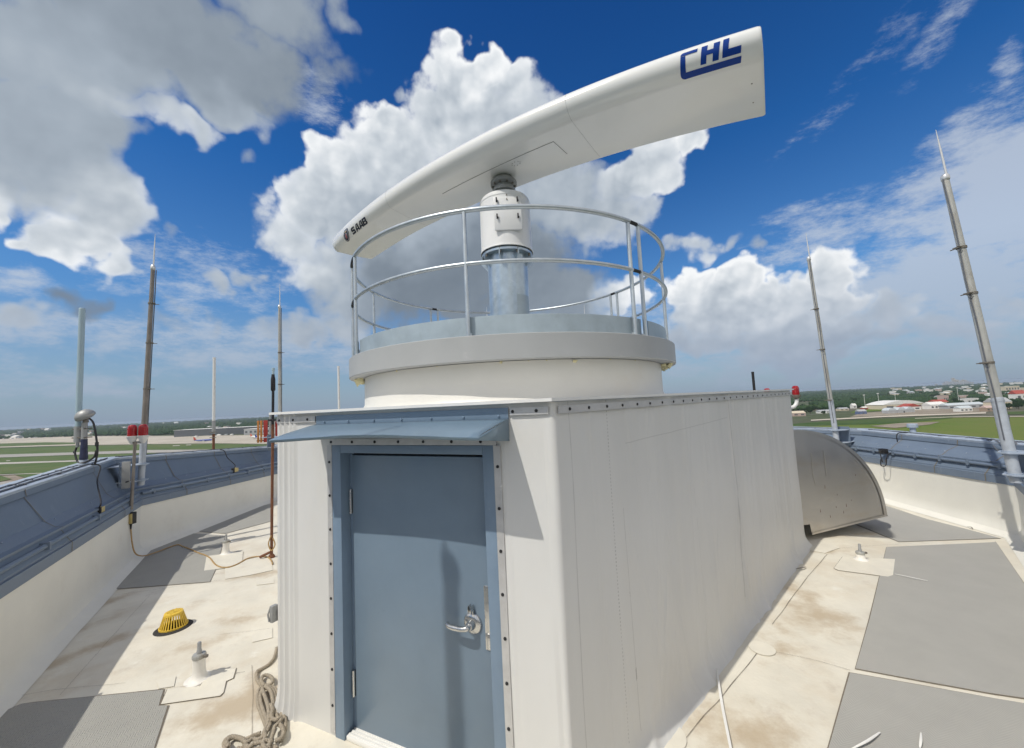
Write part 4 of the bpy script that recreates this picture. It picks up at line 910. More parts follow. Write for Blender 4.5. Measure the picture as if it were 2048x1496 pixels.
# tall blue-grey aerial and dome on one stub
b0 = on_cap(166, 945, 0, .48)
ta = thing('tube_aerial', 'thick blue grey tube aerial clamped to a taped stub pipe', 'aerial', b0)
tp = b0 + np.array([-.105, .01, 0])
MB().tube([b0, b0 + ZU * .62], .034, 16).build('stub_pipe', MT['greymetal'], ta, 40)
MB().lathe([(.085, 0), (.085, .012), (.055, .02), (.046, .06), (.036, .08)], b0, n=20).build('base_flange', MT['bluecap'], ta)
tb = MB().tube([b0 + ZU * .075 + np.array([.004 * (i % 2), 0, 0]) + ZU * .3 * i / 9 for i in range(10)], [.047, .048, .044, .043, .040, .041, .039, .038, .038, .036], 14); tb.build('tape_wrap', MT['tape'], ta)
zt0 = ony(151, 620, tp[1])[2]
MB().tube([tp + ZU * (2.06 - tp[2]), tp + ZU * (2.9 - tp[2]), tp + ZU * (zt0 - tp[2])], [.036, .036, .0365], 18).lathe([(.0375, 0), (.0375, .015), (.034, .02), (0, .022)], tp + ZU * (zt0 - tp[2]), n=18).build('radiator_tube', MT['fibre'], ta, 40)
MB().tube([tp + ZU * (1.93 - tp[2]), tp + ZU * (2.17 - tp[2])], .044, 18).lathe([(.02, -.07), (.02, 0)], tp + ZU * (1.93 - tp[2]), n=12).build('sleeve', MT['greymetal'], ta, 40)
for z in (2.0, 2.13): MB().box(tp + np.array([.05, -.03, z - tp[2]]), (.21, .012, .016)).box(tp + np.array([.05, .05, z - tp[2]]), (.21, .012, .016)).tube([tp + np.array([.14, -.05, z - tp[2]]), tp + np.array([.14, .07, z - tp[2]])], .006, 6).build('clamp', MT['clamp'], ta)
dm_ = b0 + np.array([.015, 0, .62])
dt = thing('dome_aerial', 'tilted grey dome aerial on top of the taped stub pipe', 'aerial', dm_)
dax = np.array([-.42, -.30, .86]); dax /= np.linalg.norm(dax)
MB().lathe([(0, -.02), (.07, -.02), (.110, .0), (.120, .02), (.112, .055), (.088, .09), (.05, .115), (0, .122)], dm_ + np.array([.01, 0, .075]), dax, 28).build('dome', MT['greymetal'], dt, 50)
MB().lathe([(.035, 0), (.03, .05), (.045, .075)], dm_, n=14).build('dome_neck', MT['clamp'], dt)
MB().tube(smoothpts([dm_ + np.array([.09, -.03, .055]), dm_ + np.array([.15, -.03, -.02]), dm_ + np.array([.19, -.02, -.25]), dm_ + np.array([.20, -.01, -.45]), dm_ + np.array([.16, 0, -.62])], 8), [.0125] * 33, 8).tube([dm_ + np.array([.196, -.018, -.30]), dm_ + np.array([.198, -.018, -.36])], .021, 8).build('feed_cable', MT['cable'], dt)
MB().tube(smoothpts([tp + ZU * (1.9 - tp[2]), tp + np.array([-.03, -.01, 1.78 - tp[2]]), tp + np.array([-.02, -.02, .20]), tp + np.array([.06, -.05, .055]), tp + np.array([.16, -.05, .03]), tp + np.array([.28, -.03, .10]), tp + np.array([.30, -.02, .2])], 8), .0125, 8).build('feed_cable', MT['cable'], ta)
def whip(px, pyt, k, base_py, label, o=.5, r=.03, rusty=True, mat='whitetube', ztop=None):
    b = on_cap(px, base_py, k, o); zt = ony(px, pyt, b[1])[2]
    t = thing('whip_aerial', label, 'aerial', b)
    if rusty:
        MB().tube([b, b + ZU * .42], .026, 12).build('rusty_stub', MT['rust'], t, 40)
        MB().tube([b + ZU * .36, b + ZU * .66], .036, 14).build('sleeve', MT['greymetal'], t, 40)
        MB().box(b + np.array([.0, -.02, .40]), (.12, .07, .014)).box(b + np.array([0, -.02, .28]), (.11, .06, .014)).build('clamp', MT['clamp'], t)
        z0 = .62
    else: z0 = 0
    MB().tube([b + ZU * z0, np.array([b[0], b[1], zt])], r, 14).lathe([(r * 1.05, -.03), (r * 1.05, 0), (0, .004)], (b[0], b[1], zt), n=14).build('radiator_tube', MT[mat], t, 40)
    return t
whip(427, 715, 1, 898, 'white stick aerial on a rusty stub, standing on the parapet', ztop=3.50)
whip(679, 732, 2, 880, 'short white stick aerial behind the penthouse roof', rusty=False, ztop=3.62, r=.035)
whip(1517, 743, 4, 870, 'short black stick aerial behind the penthouse', rusty=False, mat='black', ztop=2.76, r=.033)
# standpipe at the left corner of the penthouse
s0 = onz(543, 1115)
sp = thing('standpipe', 'thin rusty standpipe with a black sleeved head by the penthouse corner', 'standpipe', s0)
tx = lambda z: s0 + np.array([.012 * z, .0, z])
MB().tube([tx(0), tx(1.1), tx(2.05)], .021, 10).lathe([(.05, 0), (.05, .02), (.03, .05)], s0, n=12).build('pipe', MT['rust'], sp, 40)
MB().tube([tx(2.05), tx(2.72)], .020, 10).build('upper_pipe', MT['black'], sp, 40)
MB().lathe([(.022, 0), (.033, .02), (.033, .19), (.024, .24), (.022, .27)], tx(2.58), n=14).build('sleeve', MT['black'], sp, 40)
MB().lathe([(.019, 0), (.019, .06), (.024, .065), (.024, .10), (0, .105)], tx(2.85), n=12).build('cap_fitting', MT['fibre'], sp, 40)
MB().box(tx(2.12) + np.array([0, -.02, 0]), (.09, .07, .035), None, .004).build('clamp', MT['black'], sp)
MB().tube(smoothpts([tx(.30) + np.array([.03, -.02, 0]), tx(.20) + np.array([.07, -.03, 0]), tx(.12) + np.array([.02, -.04, 0]), tx(.22) + np.array([-.03, -.03, 0]), tx(.34) + np.array([.01, -.03, 0])], 6), .009, 8).build('rope_tie', MT['cord'], sp)
MB().tube([s0 + np.array([-.15, -.05, .03]), s0 + np.array([0, 0, .09])], .02, 8).build('foot_strut', MT['rust'], sp)
# orange panel rack beyond the parapet
k0 = on_cap(532, 892, 1, .5); k0 = ony(531, 888, k0[1])
rk = thing('aerial_rack', 'rack of orange and red slats on a grey post beyond the parapet', 'aerial rack', k0)
ax_ = [np.array([.86, .5, 0]), np.array([-.5, .86, 0]), ZU]
MB().tube([k0 + np.array([.13, 0, -.3]), k0 + np.array([.13, 0, .80])], .028, 12).build('post', MT['greymetal'], rk)
for i, (u, mt_) in enumerate(((-.17, 'orange'), (-.10, 'orange'), (-.02, 'redpanel'), (.03, 'redpanel'), (.26, 'redpanel'), (.34, 'orange'))):
    MB().box(k0 + ax_[0] * u + ZU * .35, (.05, .05, .60 if u < .1 else .5), ax_, .004).build('slat', MT[mt_], rk)
for z in (.62, .10): MB().box(k0 + ax_[0] * .1 + ax_[1] * .04 + ZU * z, (.62, .03, .04), ax_).build('cross_bar', MT['greymetal'], rk)
for u in (.18, .22, .30): MB().tube([k0 + ax_[0] * u + ZU * .08, k0 + ax_[0] * u + ZU * .60], .008, 8).build('rod', MT['whitetube'], rk)

# red obstruction lamps
def lamp_lens(c, r, h, parent):
    pr = [(r * .92, 0), (r * .98, .01)]
    for i in range(4): z = .02 + (h * .72 - .02) * i / 4; pr += [(r, z), (r * 1.0, z + h * .11), (r * .94, z + h * .145)]
    pr += [(r * .97, h * .74), (r * .88, h * .86), (r * .62, h * .96), (0, h)]
    MB().lathe(pr, c, n=24).build('red_lens', MT['lensred'], parent, 25)
p0 = ony(270, 880, 6.40)
ol = thing('obstruction_lamp', 'double red obstruction lamp on a rusty conduit at the left parapet corner', 'obstruction lamp', p0)
for dx, dy in ((-.045, 0), (.085, .05)):
    c = p0 + np.array([dx, dy, .06]); lamp_lens(c, .062, .19, ol)
    MB().lathe([(.02, -.12), (.04, -.09), (.058, -.045), (.068, -.012), (.075, -.006), (.075, .004), (.06, .006)], c, n=24).build('lamp_base', MT['whitetube'], ol, 40)
sb = ony(262, 1040, 6.34); MB().tube([p0 + ZU * -.03, p0 + ZU * -.10, sb + (p0 - sb) * .55, sb + ZU * .16], [.03, .021, .021, .023], 12).build('conduit', MT['mastdark'], ol)
MB().tube([p0 + np.array([-.05, 0, -.04]), p0 + np.array([.09, .05, -.04])], .022, 10).build('cross_fitting', MT['greymetal'], ol)
MB().box(sb + np.array([0, 0, .03]), (.10, .09, .18), None, .008).build('junction_box', MT['black'], ol); MB().box(sb + np.array([.035, -.048, .03]), (.055, .01, .15), None, .004).build('cover_plate', MT['ybox'], ol)
MB().tube([sb + ZU * -.06, sb + ZU * -.14], [.016, .010], 8).build('cable_gland', MT['black'], ol)
inn, al = inward(0); q = ony(252, 950, 6.33)
MB().box(q, (.03, .10, .42), [al, inn, ZU], .003).build('strap_channel', MT['greymetal'], ol); MB().box(q + ZU * -.10 + inn * .03, (.22, .02, .016), [al, inn, ZU]).build('strap', MT['black'], ol)
p1 = ony(1592, 790, 7.3)
ol2 = thing('obstruction_lamp', 'double red obstruction lamp on a pale elbow conduit at the penthouse corner', 'obstruction lamp', p1)
for dx, dy, dz in ((0, 0, 0), (-.30, .35, -.02)):
    c = p1 + np.array([dx, dy, dz]); lamp_lens(c, .058, .175, ol2)
    MB().lathe([(.028, -.08), (.045, -.05), (.065, -.04), (.072, -.018), (.072, 0), (.058, .003)], c, n=24).build('lamp_base', MT['clamp'], ol2, 40)
    MB().tube(smoothpts([c + ZU * -.05, c + ZU * -.13, c + np.array([-.06, .0, -.21]), c + np.array([-.2, .02, -.235]), np.array([c[0] - .45, c[1] + .05, c[2] - .25]), np.array([4.05 if dx == 0 else 3.95, c[1] + .1, c[2] - .26])], 5), .032, 10).build('elbow_conduit', MT['whitetube'], ol2)

# cables lying on the coping, junction boxes
def cable_on(k, f0, f1, label, o=.40, seed=0, r=.010, name='cable', lift=.02):
    pts = []
    for f in np.linspace(f0, f1, 36):
        p = capxy(k, f, o + .05 * nz(f * 9, seed)); pts.append((p[0], p[1], ZT[k] * (1 - f) + ZT[(k + 1) % NV] * f + lift + .012 * abs(nz(f * 22, seed + 3))))
    mb = MB().tube(smoothpts(pts, 2), r, 7)
    for f in np.linspace(f0 + .02, f1 - .02, 9):
        p = capxy(k, f, o + .05 * nz(f * 9, seed)); d = inward(k)
        mb.box((p[0], p[1], ZT[k] * (1 - f) + ZT[(k + 1) % NV] * f + lift), (.03, .06, .02), [d[1], d[0], ZU], .004)
    return tag(mb.build(name, MT['gcable'], None, 40), label, 'cable')
cable_on(0, .28, .985, 'long grey cable clipped along the left coping up to the red lamp', .42, 1)
cable_on(0, .62, .97, 'second grey cable on the coping between the tube aerial and the red lamp', .52, 4, .008)
cable_on(1, .02, .98, 'thin grey cable along the coping under the white stick aerial', .43, 2, .008)
cable_on(4, .05, .98, 'grey cable along the far right coping behind the steel hood', .43, 3, .008)
cable_on(5, .02, .98, 'thin cable along the sunny right coping', .48, 6, .008)
def jbox(px, py, k, top_px, label):
    inn, al = inward(k); p = atxy(px, py, np.array([*offs(k, .12), 0]), al[:2]) + inn * .05
    t = thing('junction_box', label, 'junction box', p); MB().box(p, (.12, .075, .085), [al, inn, ZU], .006).build('box_body', MT['ybox'], t)
    MB().box(p - al * .065, (.02, .07, .10), [al, inn, ZU], .004).build('box_flange', MT['black'], t)
    tpz = on_cap(*top_px, k, .37); MB().tube(smoothpts([tpz + inn * .0, tpz + inn * .10 + ZU * -.04, (tpz * .6 + p * .4) + inn * .03, p + ZU * .12 - al * .04 + inn * .02, p + ZU * .03 - al * .05], 7), .009, 7).build('lead', MT['cable'], t)
jbox(189, 1022, 0, (181, 958), 'weathered yellow junction box on the parapet below the tube aerial')
jbox(466, 940, 1, (440, 903), 'weathered yellow junction box on the parapet below the white stick aerial')
inn, al = inward(5)
inn4, al4 = inward(5 - 1)
pc_ = atxy(1772, 902, np.array([*offs(5, -.02), 0]), inward(5)[1][:2]) + inward(5)[0] * .05
cb = thing('black_socket_box', 'black weatherproof socket box on the conduit of the sunny parapet', 'socket box', pc_)
i5, a5 = inward(5)
MB().box(pc_, (.10, .10, .09), [a5, i5, ZU], .008).build('box_body', MT['black'], cb)
MB().box(pc_ + i5 * .055 + ZU * .005, (.06, .015, .045), [a5, i5, ZU], .004).build('lens_cover', MT['cable'], cb)
pA = on_cap(1805, 868, 5, .38)
MB().tube(smoothpts([pA - i5 * .1, pA + i5 * .10 + ZU * -.02, pA + i5 * .12 + ZU * -.3, pc_ + i5 * .06 + a5 * .16 + ZU * -.05, pc_ + i5 * .08 + a5 * .12 + ZU * -.24, pc_ + i5 * .08 + a5 * .02 + ZU * -.27, pc_ + i5 * .07 + ZU * -.2, pc_ + i5 * .06 + a5 * .01 + ZU * -.14, pc_ + i5 * .07 + a5 * .04 + ZU * -.20, pc_ + i5 * .06 - a5 * .0 + ZU * -.05], 6), .0085, 7).build('lead', MT['cable'], cb)
vc = on_cap(1826, 862, 5, .56); v_ = thing('roof_vent', 'small round grey blue vent cap standing on the right coping', 'vent cap', vc)
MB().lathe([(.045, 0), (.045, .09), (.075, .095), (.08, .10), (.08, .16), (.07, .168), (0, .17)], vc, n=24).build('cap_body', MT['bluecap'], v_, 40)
# loop of cable hanging by the tall mast
pm = np.array([5.56, 4.70, 0]); i6, a6 = inward(5)
q0 = on_cap(1975, 885, 5, .42)
lc = MB().tube(smoothpts([q0, q0 + a6 * .12 + i6 * .03 + ZU * .02, q0 + a6 * .3 + i6 * .10 + ZU * -.03, q0 + a6 * .42 + i6 * .16 + ZU * .08, q0 + a6 * .47 + i6 * .16 + ZU * .4], 6), .011, 7)
lc.tube(smoothpts([q0 + a6 * .05, q0 + a6 * .2 + i6 * .10 + ZU * -.12, q0 + a6 * .35 + i6 * .12 + ZU * -.17, q0 + a6 * .46 + i6 * .12 + ZU * -.1, q0 + a6 * .44 + i6 * .08 + ZU * .01, q0 + a6 * .3 + ZU * .02], 6), .011, 7)
tag(lc.build('cable_loop', MT['gcable'], None, 40), 'loose grey cable loops at the foot of the tall right mast', 'cable')

# ------------------------------------------------------------------ things on the roof
# drain
dc = onz(347, 1255)
dr = thing('roof_drain', 'yellow plastic slotted dome strainer on a black drain ring', 'roof drain', dc)
MB().lathe([(.0, .012), (.14, .012), (.155, .006), (.165, .0)], dc, n=36).build('drain_ring', MT['drain'], dr)
st = MB(); n_ = 30
r0, r1, hh = .118, .078, .165
st.lathe([(r0 + .004, .012), (r0 + .006, .028), (r0 - .006, .028), (r0 - .006, .012)], dc, n=48)
st.lathe([(r1 - .006, hh - .025), (r1 + .004, hh - .025), (r1 + .002, hh - .004), (r1 - .008, hh), (r1 - .022, hh + .002), (r1 - .022, hh - .006)], dc, n=48)
for r in (.045, .030, .014): st.lathe([(r + .005, hh - .004), (r + .005, hh + .003), (r - .005, hh + .003), (r - .005, hh - .004)], dc, n=32)
for k in range(n_):
    a = 2 * math.pi * k / n_; d = np.array([math.cos(a), math.sin(a), 0]); s = np.array([-d[1], d[0], 0])
    st.box(dc + d * (r0 + r1) / 2 + ZU * (.02 + hh - .02) / 2, (.009, .007, math.hypot(hh - .03, r0 - r1)), [s, (d * (hh - .03) + ZU * (r0 - r1)) / math.hypot(hh - .03, r0 - r1), (-d * (r0 - r1) + ZU * (hh - .03)) / math.hypot(hh - .03, r0 - r1)])
for a in (0.4, 1.97, 3.54, 5.11): st.box(dc + np.array([math.cos(a) * .035, math.sin(a) * .035, hh - .001]), (.075, .008, .007), [np.array([math.cos(a), math.sin(a), 0]), np.array([-math.sin(a), math.cos(a), 0]), ZU])
st.build('strainer_dome', MT['yellow'], dr, 40)
# anchor posts
def anchor(px, py, hgt, label, sheet, r=.045, z=.009):
    c = onz(px, py); t = thing('anchor_post', label, 'anchor post', c, 'roof anchor posts')
    MB().lathe([(r * 2.3, .004), (r * 1.5, .012), (r * 1.12, .04), (r, .09), (r, hgt - .03), (r * 1.02, hgt), (0, hgt)], c, n=28).build('boot', MT['bollard'], t, 50)
    MB().lathe([(r * 1.04, hgt - .028), (r * 1.14, hgt - .02), (r * 1.14, hgt - .004), (r * 1.02, hgt + .006), (r * .5, hgt + .008)], c, n=24).build('collar', MT['mast'], t, 40)
    MB().box(c + np.array([r * 1.35, -.01, hgt - .01]), (.04, .02, .022), None, .003).build('clamp_screw', MT['clamp'], t)
    MB().lathe([(.019, 0), (.019, .035), (.015, .04), (.015, .095), (.012, .10), (0, .102)], c + ZU * hgt, n=14).build('threaded_bolt', MT['greymetal'], t, 40)
    P = [onz(*p, z) for p in sheet]; MB().poly(P, (0, 0, -.003)).build('flashing_sheet', MT['patch'], t, 0)
    rows = []; cc = sum(P) / len(P)
    for p in P + [P[0]]:
        d = (p - cc) / np.linalg.norm(p - cc); rows.append([p + ZU * -.002, p + d * .006 + ZU * -.002])
    MB().grid(rows).build('sheet_edge', MT['seam'], t, 0)
    return t
anchor(398, 1358, .20, 'white anchor post standing by the rope with a steel bolt on top', [(335, 1378), (400, 1372), (420, 1340), (472, 1336), (466, 1356), (452, 1362), (447, 1384), (440, 1391), (322, 1408)])
anchor(452, 1108, .21, 'white anchor post beside the tan cord near the standpipe', [(413, 1112), (486, 1103), (484, 1132), (408, 1141)])
anchor(1722, 1120, .10, 'short anchor post with a rusty collar near the steel hood', [(1685, 1113), (1790, 1118), (1786, 1150), (1776, 1153), (1676, 1140), (1668, 1136)], .042)
# rope
rp = thing('rope', 'coil of frayed grey hemp rope against the penthouse corner', 'rope', onz(540, 1400))
def rpx(pts, base=.016, bumps=None): return [(420 + x * .1577, 1260 + y * .1577, base if bumps is None else base + bumps[i % len(bumps)]) for i, (x, y) in enumerate(pts)]
strands = [
    rpx([(845, 235), (830, 300), (800, 370), (740, 440), (660, 490), (600, 525), (588, 580), (605, 640), (640, 690), (690, 740)]),
    rpx([(690, 700), (650, 650), (665, 590), (720, 570), (780, 600), (795, 650), (760, 695), (700, 705)], .03),
    rpx([(700, 720), (625, 750), (605, 850), (615, 960), (660, 1080), (700, 1180), (720, 1260)], .018),
    rpx([(670, 740), (640, 820), (650, 930), (690, 1050), (720, 1130), (735, 1220)], .034),
    rpx([(660, 745), (700, 850), (735, 960), (745, 1060), (735, 1180), (700, 1260), (660, 1360)], .046),
    rpx([(700, 715), (760, 760), (790, 850), (800, 960), (790, 1080), (760, 1170), (740, 1250)], .040),
    rpx([(740, 715), (800, 770), (830, 880), (830, 1000), (850, 1100), (880, 1150)], .028),
    rpx([(760, 720), (820, 740), (870, 830), (890, 960), (905, 1070), (945, 1110), (955, 1190), (945, 1280), (915, 1350), (900, 1420)], .022),
    rpx([(770, 940), (790, 1010), (775, 1080), (800, 1130), (860, 1130), (900, 1100)], .052),
    rpx([(880, 1110), (900, 1140), (860, 1190), (820, 1230), (800, 1310), (770, 1400), (740, 1500)], .05),
    rpx([(640, 1310), (560, 1335), (500, 1365), (440, 1385), (300, 1350), (220, 1375), (180, 1430), (200, 1520), (240, 1580)], .018),
    rpx([(240, 1470), (210, 1420), (260, 1365), (340, 1360), (410, 1385), (440, 1440), (420, 1500), (340, 1500)], .032),
    rpx([(420, 1400), (480, 1420), (540, 1380), (600, 1390), (680, 1350), (720, 1290), (760, 1200)], .045),
    rpx([(430, 1460), (500, 1480), (560, 1440), (640, 1420), (720, 1400), (790, 1420)], .05),
    rpx([(690, 1290), (700, 1360), (670, 1430), (700, 1490), (740, 1560)], .055),
    rpx([(860, 1180), (920, 1240), (930, 1320), (890, 1380), (830, 1400)], .045),
    rpx([(500, 1500), (560, 1520), (640, 1500), (720, 1520), (800, 1480), (850, 1500)], .03)]
for k, sd in enumerate(strands):
    P = smoothpts([onz(x, y, z + .006 * nz(x * .1, y * .1, k)) for x, y, z in sd], 7)
    rb = MB(); P2 = smoothpts(P, 3); L_ = np.concatenate([[0], np.cumsum([np.linalg.norm(P2[i + 1] - P2[i]) for i in range(len(P2) - 1)])])
    for q in range(3):
        H_ = []
        for i, p in enumerate(P2):
            d = P2[min(i + 1, len(P2) - 1)] - P2[max(i - 1, 0)]; d /= max(1e-9, np.linalg.norm(d)); u_ = np.cross([0, 0, 1.], d); u_ /= max(1e-9, np.linalg.norm(u_)); v_ = np.cross(d, u_)
            a = 2 * math.pi * (L_[i] / .052 + q / 3); H_.append(p + (u_ * math.cos(a) + v_ * math.sin(a)) * .0066)
        rb.tube(H_, .0072, 6)
    rb.build('rope_strand', MT['rope'], rp, 60)
fz = MB()
e0 = onz(420 + 845 * .1577, 1260 + 235 * .1577, .016)
for k in range(26):
    d = np.array([random.gauss(.25, .35), random.gauss(.5, .4), random.gauss(.15, .3)]); d /= np.linalg.norm(d); fz.tube([e0 + np.array([random.gauss(0, .006), random.gauss(0, .006), 0]), e0 + d * random.uniform(.02, .045)], [.003, .001], 4)
fz.build('frayed_end', MT['rope'], rp, 0)
# tan cord from the lamp to the standpipe
cdp = [sb + ZU * -.13]
i0, _a = inward(0)
e_ = onz(352, 1090, .016); b_0 = np.array([sb[0], sb[1], 0])
cdp += [b_0 + i0 * .02 + ZU * .30, b_0 + i0 * .06 + ZU * .14, b_0 * .88 + e_ * .12 + i0 * .08 + ZU * .06, b_0 * .6 + e_ * .4 + i0 * .06 + ZU * .03]
cdp += [onz(x, y, .016) for x, y in ((352, 1090), (366, 1093), (380, 1098), (398, 1106), (410, 1110), (420, 1116), (430, 1128), (442, 1134), (458, 1134), (475, 1128), (495, 1117), (515, 1113), (535, 1114), (543, 1122), (545, 1128))]
tag(MB().tube(smoothpts(cdp, 6), .0095, 8).build('power_cord', MT['cord'], None, 50), 'tan power cord snaking from the red lamp to the standpipe', 'cord')
# litter
def strip(pts, w, label, z=.018, mat='strip', name='cut_strip'):
    P = smoothpts([onz(*p, z + (.012 if i % 2 else 0)) for i, p in enumerate(pts)], 6); rows = []
    for i, p in enumerate(P):
        d = P[min(i + 1, len(P) - 1)] - P[max(i - 1, 0)]; n = np.array([-d[1], d[0], 0]); n /= np.linalg.norm(n); k = w * (.35 + .65 * math.sin(math.pi * min(.97, max(.06, i / len(P)))))/ 2; rows.append([p - n * k, p + n * k])
    o = MB().grid(rows).build(name, MT[mat], None, 0); sm = o.modifiers.new('thickness', 'SOLIDIFY'); sm.thickness = .003; sm.offset = 1
    return tag(o, label, 'membrane strip')
strip([(1433, 1328), (1438, 1370), (1446, 1420), (1460, 1490), (1470, 1540)], .018, 'long pale cut strip standing up from the roof beside the penthouse foot')
strip([(1790, 1148), (1820, 1154), (1856, 1162)], .008, 'thin white strip lying from the anchor post on the large mat')
strip([(1700, 1500), (1735, 1482), (1760, 1465)], .014, 'curled pale strip at the bottom edge of the mat')
strip([(1842, 1466), (1842, 1480), (1840, 1496)], .013, 'short white scrap on the near mat')
strip([(1592, 1138), (1602, 1136), (1612, 1134)], .020, 'small dark scrap on the roof near the penthouse foot', mat='clamp', name='dark_scrap')
strip([(1935, 1053), (1942, 1054), (1946, 1058)], .012, 'dark twig at the edge of the mat under the right parapet', mat='clamp', name='dark_scrap')

# ------------------------------------------------------------------ airfield and country below
def landmat(name, col, col2, sc, sc2=None, extra=None, rough=.95):
    return mk(name, col, rough, var=.18, scale=sc * 6, spec=.1, stain=[(col2, sc, .42, .62, .8)] + (extra or []))
MT['ground'] = landmat('country_ground', (.085, .105, .055), (.16, .145, .115), .004, extra=[((.26, .24, .21), .011, .60, .70, .6), ((.045, .07, .03), .0016, .5, .62, .8)])
MT['grassA'] = landmat('airfield_grass', (.095, .145, .048), (.13, .155, .065), .012, extra=[((.20, .17, .10), .03, .62, .78, .4)])
MT['grassB'] = landmat('field_grass', (.115, .175, .032), (.155, .175, .048), .008, extra=[((.055, .10, .028), .02, .58, .72, .6), ((.23, .19, .12), .03, .62, .78, .3)])
MT['grassD'] = landmat('dark_grass', (.055, .10, .028), (.085, .12, .04), .012)
MT['apron'] = landmat('apron_concrete', (.47, .425, .35), (.55, .50, .42), .006, extra=[((.30, .27, .23), .02, .6, .75, .5)])
MT['runway'] = landmat('runway_concrete', (.36, .345, .315), (.42, .40, .36), .01)
MT['line'] = landmat('pale_concrete', (.50, .475, .42), (.42, .40, .36), .03)
MT['dirt'] = landmat('bare_earth', (.27, .225, .175), (.34, .30, .24), .02, extra=[((.20, .20, .12), .05, .58, .72, .5)])
MT['road'] = landmat('road_concrete', (.58, .52, .42), (.50, .46, .38), .03)
NG = 96; gnd = MB()
for r in (0, 400, 900, 2000, 4500, 8000, 12900):
    gnd.v += [(r * math.cos(2 * math.pi * k / NG), r * math.sin(2 * math.pi * k / NG), GZ) for k in range(NG)]
gnd.f = [(i * NG + k, i * NG + (k + 1) % NG, (i + 1) * NG + (k + 1) % NG, (i + 1) * NG + k) for i in range(6) for k in range(NG)]
tag(gnd.build('ground', MT['ground'], None, 0, False), 'flat wooded country round the airfield', kind='structure')
def land(name, pts, mat, lvl, label=None):
    o = MB().add([onz(x, y, GZ + lvl * .25) for x, y in pts], [tuple(range(len(pts)))]).build(name, MT[mat], None, 0, False)
    for p in o.data.polygons: pass
    if o.data.polygons[0].normal.z < 0: o.data.flip_normals()
    return tag(o, label, kind='structure')
def band(name, top, bot, mat, lvl):
    T = [onz(x, y, GZ + lvl * .25) for x, y in top]; B = [onz(x, y, GZ + lvl * .25) for x, y in bot]
    o = MB().grid([T, B]).build(name, MT[mat], None, 0, False)
    if o.data.polygons[0].normal.z < 0: o.data.flip_normals()
    return tag(o, kind='structure')
HZ = lambda x: 806 - .0477 * (x - 1048)
band('apron', [(-260, 884), (0, 878), (150, 872), (300, 872), (430, 871), (580, 869)], [(-260, 908), (0, 895), (150, 890.5), (300, 888), (430, 886.5), (580, 888)], 'apron', 1)
band('airfield_grass', [(-260, 898), (0, 887), (90, 884.5), (150, 884.8)], [(-260, 905), (0, 893), (90, 890), (150, 888)], 'grassA', 2)
band('airfield_grass', [(-260, 910), (0, 897), (150, 892), (300, 889), (430, 887.5), (580, 889.5)], [(-260, 926), (0, 909), (150, 904.5), (300, 899.5), (430, 898.5), (580, 897)], 'grassA', 2)
band('runway', [(-260, 926), (0, 909), (150, 904.5), (300, 899.8), (430, 898.8), (580, 897.2)], [(-260, 935), (0, 915), (150, 909.5), (300, 905.5), (430, 903.5), (580, 901)], 'runway', 3)
band('airfield_grass', [(-260, 935), (0, 915.5), (150, 910), (300, 906), (430, 904), (580, 902)], [(-260, 954), (0, 925), (150, 920), (300, 913), (430, 909), (580, 906)], 'grassA', 2)
band('taxiway', [(-260, 954), (0, 925), (150, 920.5), (300, 913), (430, 909)], [(-260, 958), (0, 928.5), (150, 923), (300, 916), (430, 911)], 'line', 3)
band('airfield_grass', [(-260, 958), (0, 928.5), (150, 923.5), (215, 921), (250, 920)], [(-260, 990), (0, 948), (150, 944.5), (215, 928), (250, 922)], 'grassA', 2)
band('taxiway', [(-260, 1010), (0, 949), (60, 946.5), (150, 943.5)], [(-260, 1013), (0, 950.2), (60, 947.5), (150, 944.8)], 'line', 4)
land('bare_ground', [(-260, 1000), (0, 949), (150, 944), (215, 928), (330, 915), (560, 905), (560, 960), (330, 1010), (0, 1060), (-260, 1120)], 'dirt', 1)
land('airfield_grass', [(28, 949), (70, 947.5), (152, 944.5), (148, 949), (55, 957)], 'grassA', 3)
land('airfield_grass', [(-200, 1000), (0, 951), (24, 958), (0, 963), (-200, 1012)], 'grassA', 3)
land('airfield_grass', [(-260, 1050), (0, 986), (44, 982), (60, 990), (0, 1012), (-260, 1090)], 'grassD', 3)
land('taxiway', [(-200, 1012), (0, 964), (60, 960), (165, 946), (230, 930), (250, 933), (170, 955), (60, 976), (0, 984), (-200, 1048)], 'runway', 2)
for (x, y, w) in ((12, 921, 8), (345, 891, 14), (372, 889.5, 10), (98, 943, 6)):
    land('concrete_pad', [(x, y), (x + w, y - .6), (x + w + 1, y + .5), (x + 1, y + 1.2)], 'line', 4)
# the other side
land('field', [(1500, 860), (1600, 850), (1700, 842), (1830, 837), (1960, 833.5), (2150, 832), (2250, 930), (2048, 960), (1800, 930), (1500, 920)], 'grassB', 1)
band('field_verge', [(1560, 850), (1640, 843), (1760, 838), (1850, 834), (1905, 832)], [(1560, 858), (1640, 851), (1760, 848), (1850, 842), (1905, 836)], 'grassD', 2)
land('bare_ground', [(1740, 852), (1800, 846), (1880, 843.5), (1860, 849), (1790, 856)], 'dirt', 3)
band('road', [(1622, 839.5), (1700, 835.2), (1760, 832), (1830, 829), (1900, 827), (1972, 824)], [(1622, 841.5), (1700, 837.8), (1760, 834.6), (1830, 831.8), (1900, 829.5), (1972, 827)], 'road', 4)
band('track', [(1830, 836.2), (1900, 833.4), (1970, 832.5), (2150, 831.5)], [(1830, 837.2), (1900, 834.4), (1970, 833.6), (2150, 833)], 'road', 4)
land('yard', [(1700, 834), (1720, 826), (1800, 821), (1830, 817), (1970, 812), (2000, 818), (1972, 824), (1830, 829)], 'dirt', 2)
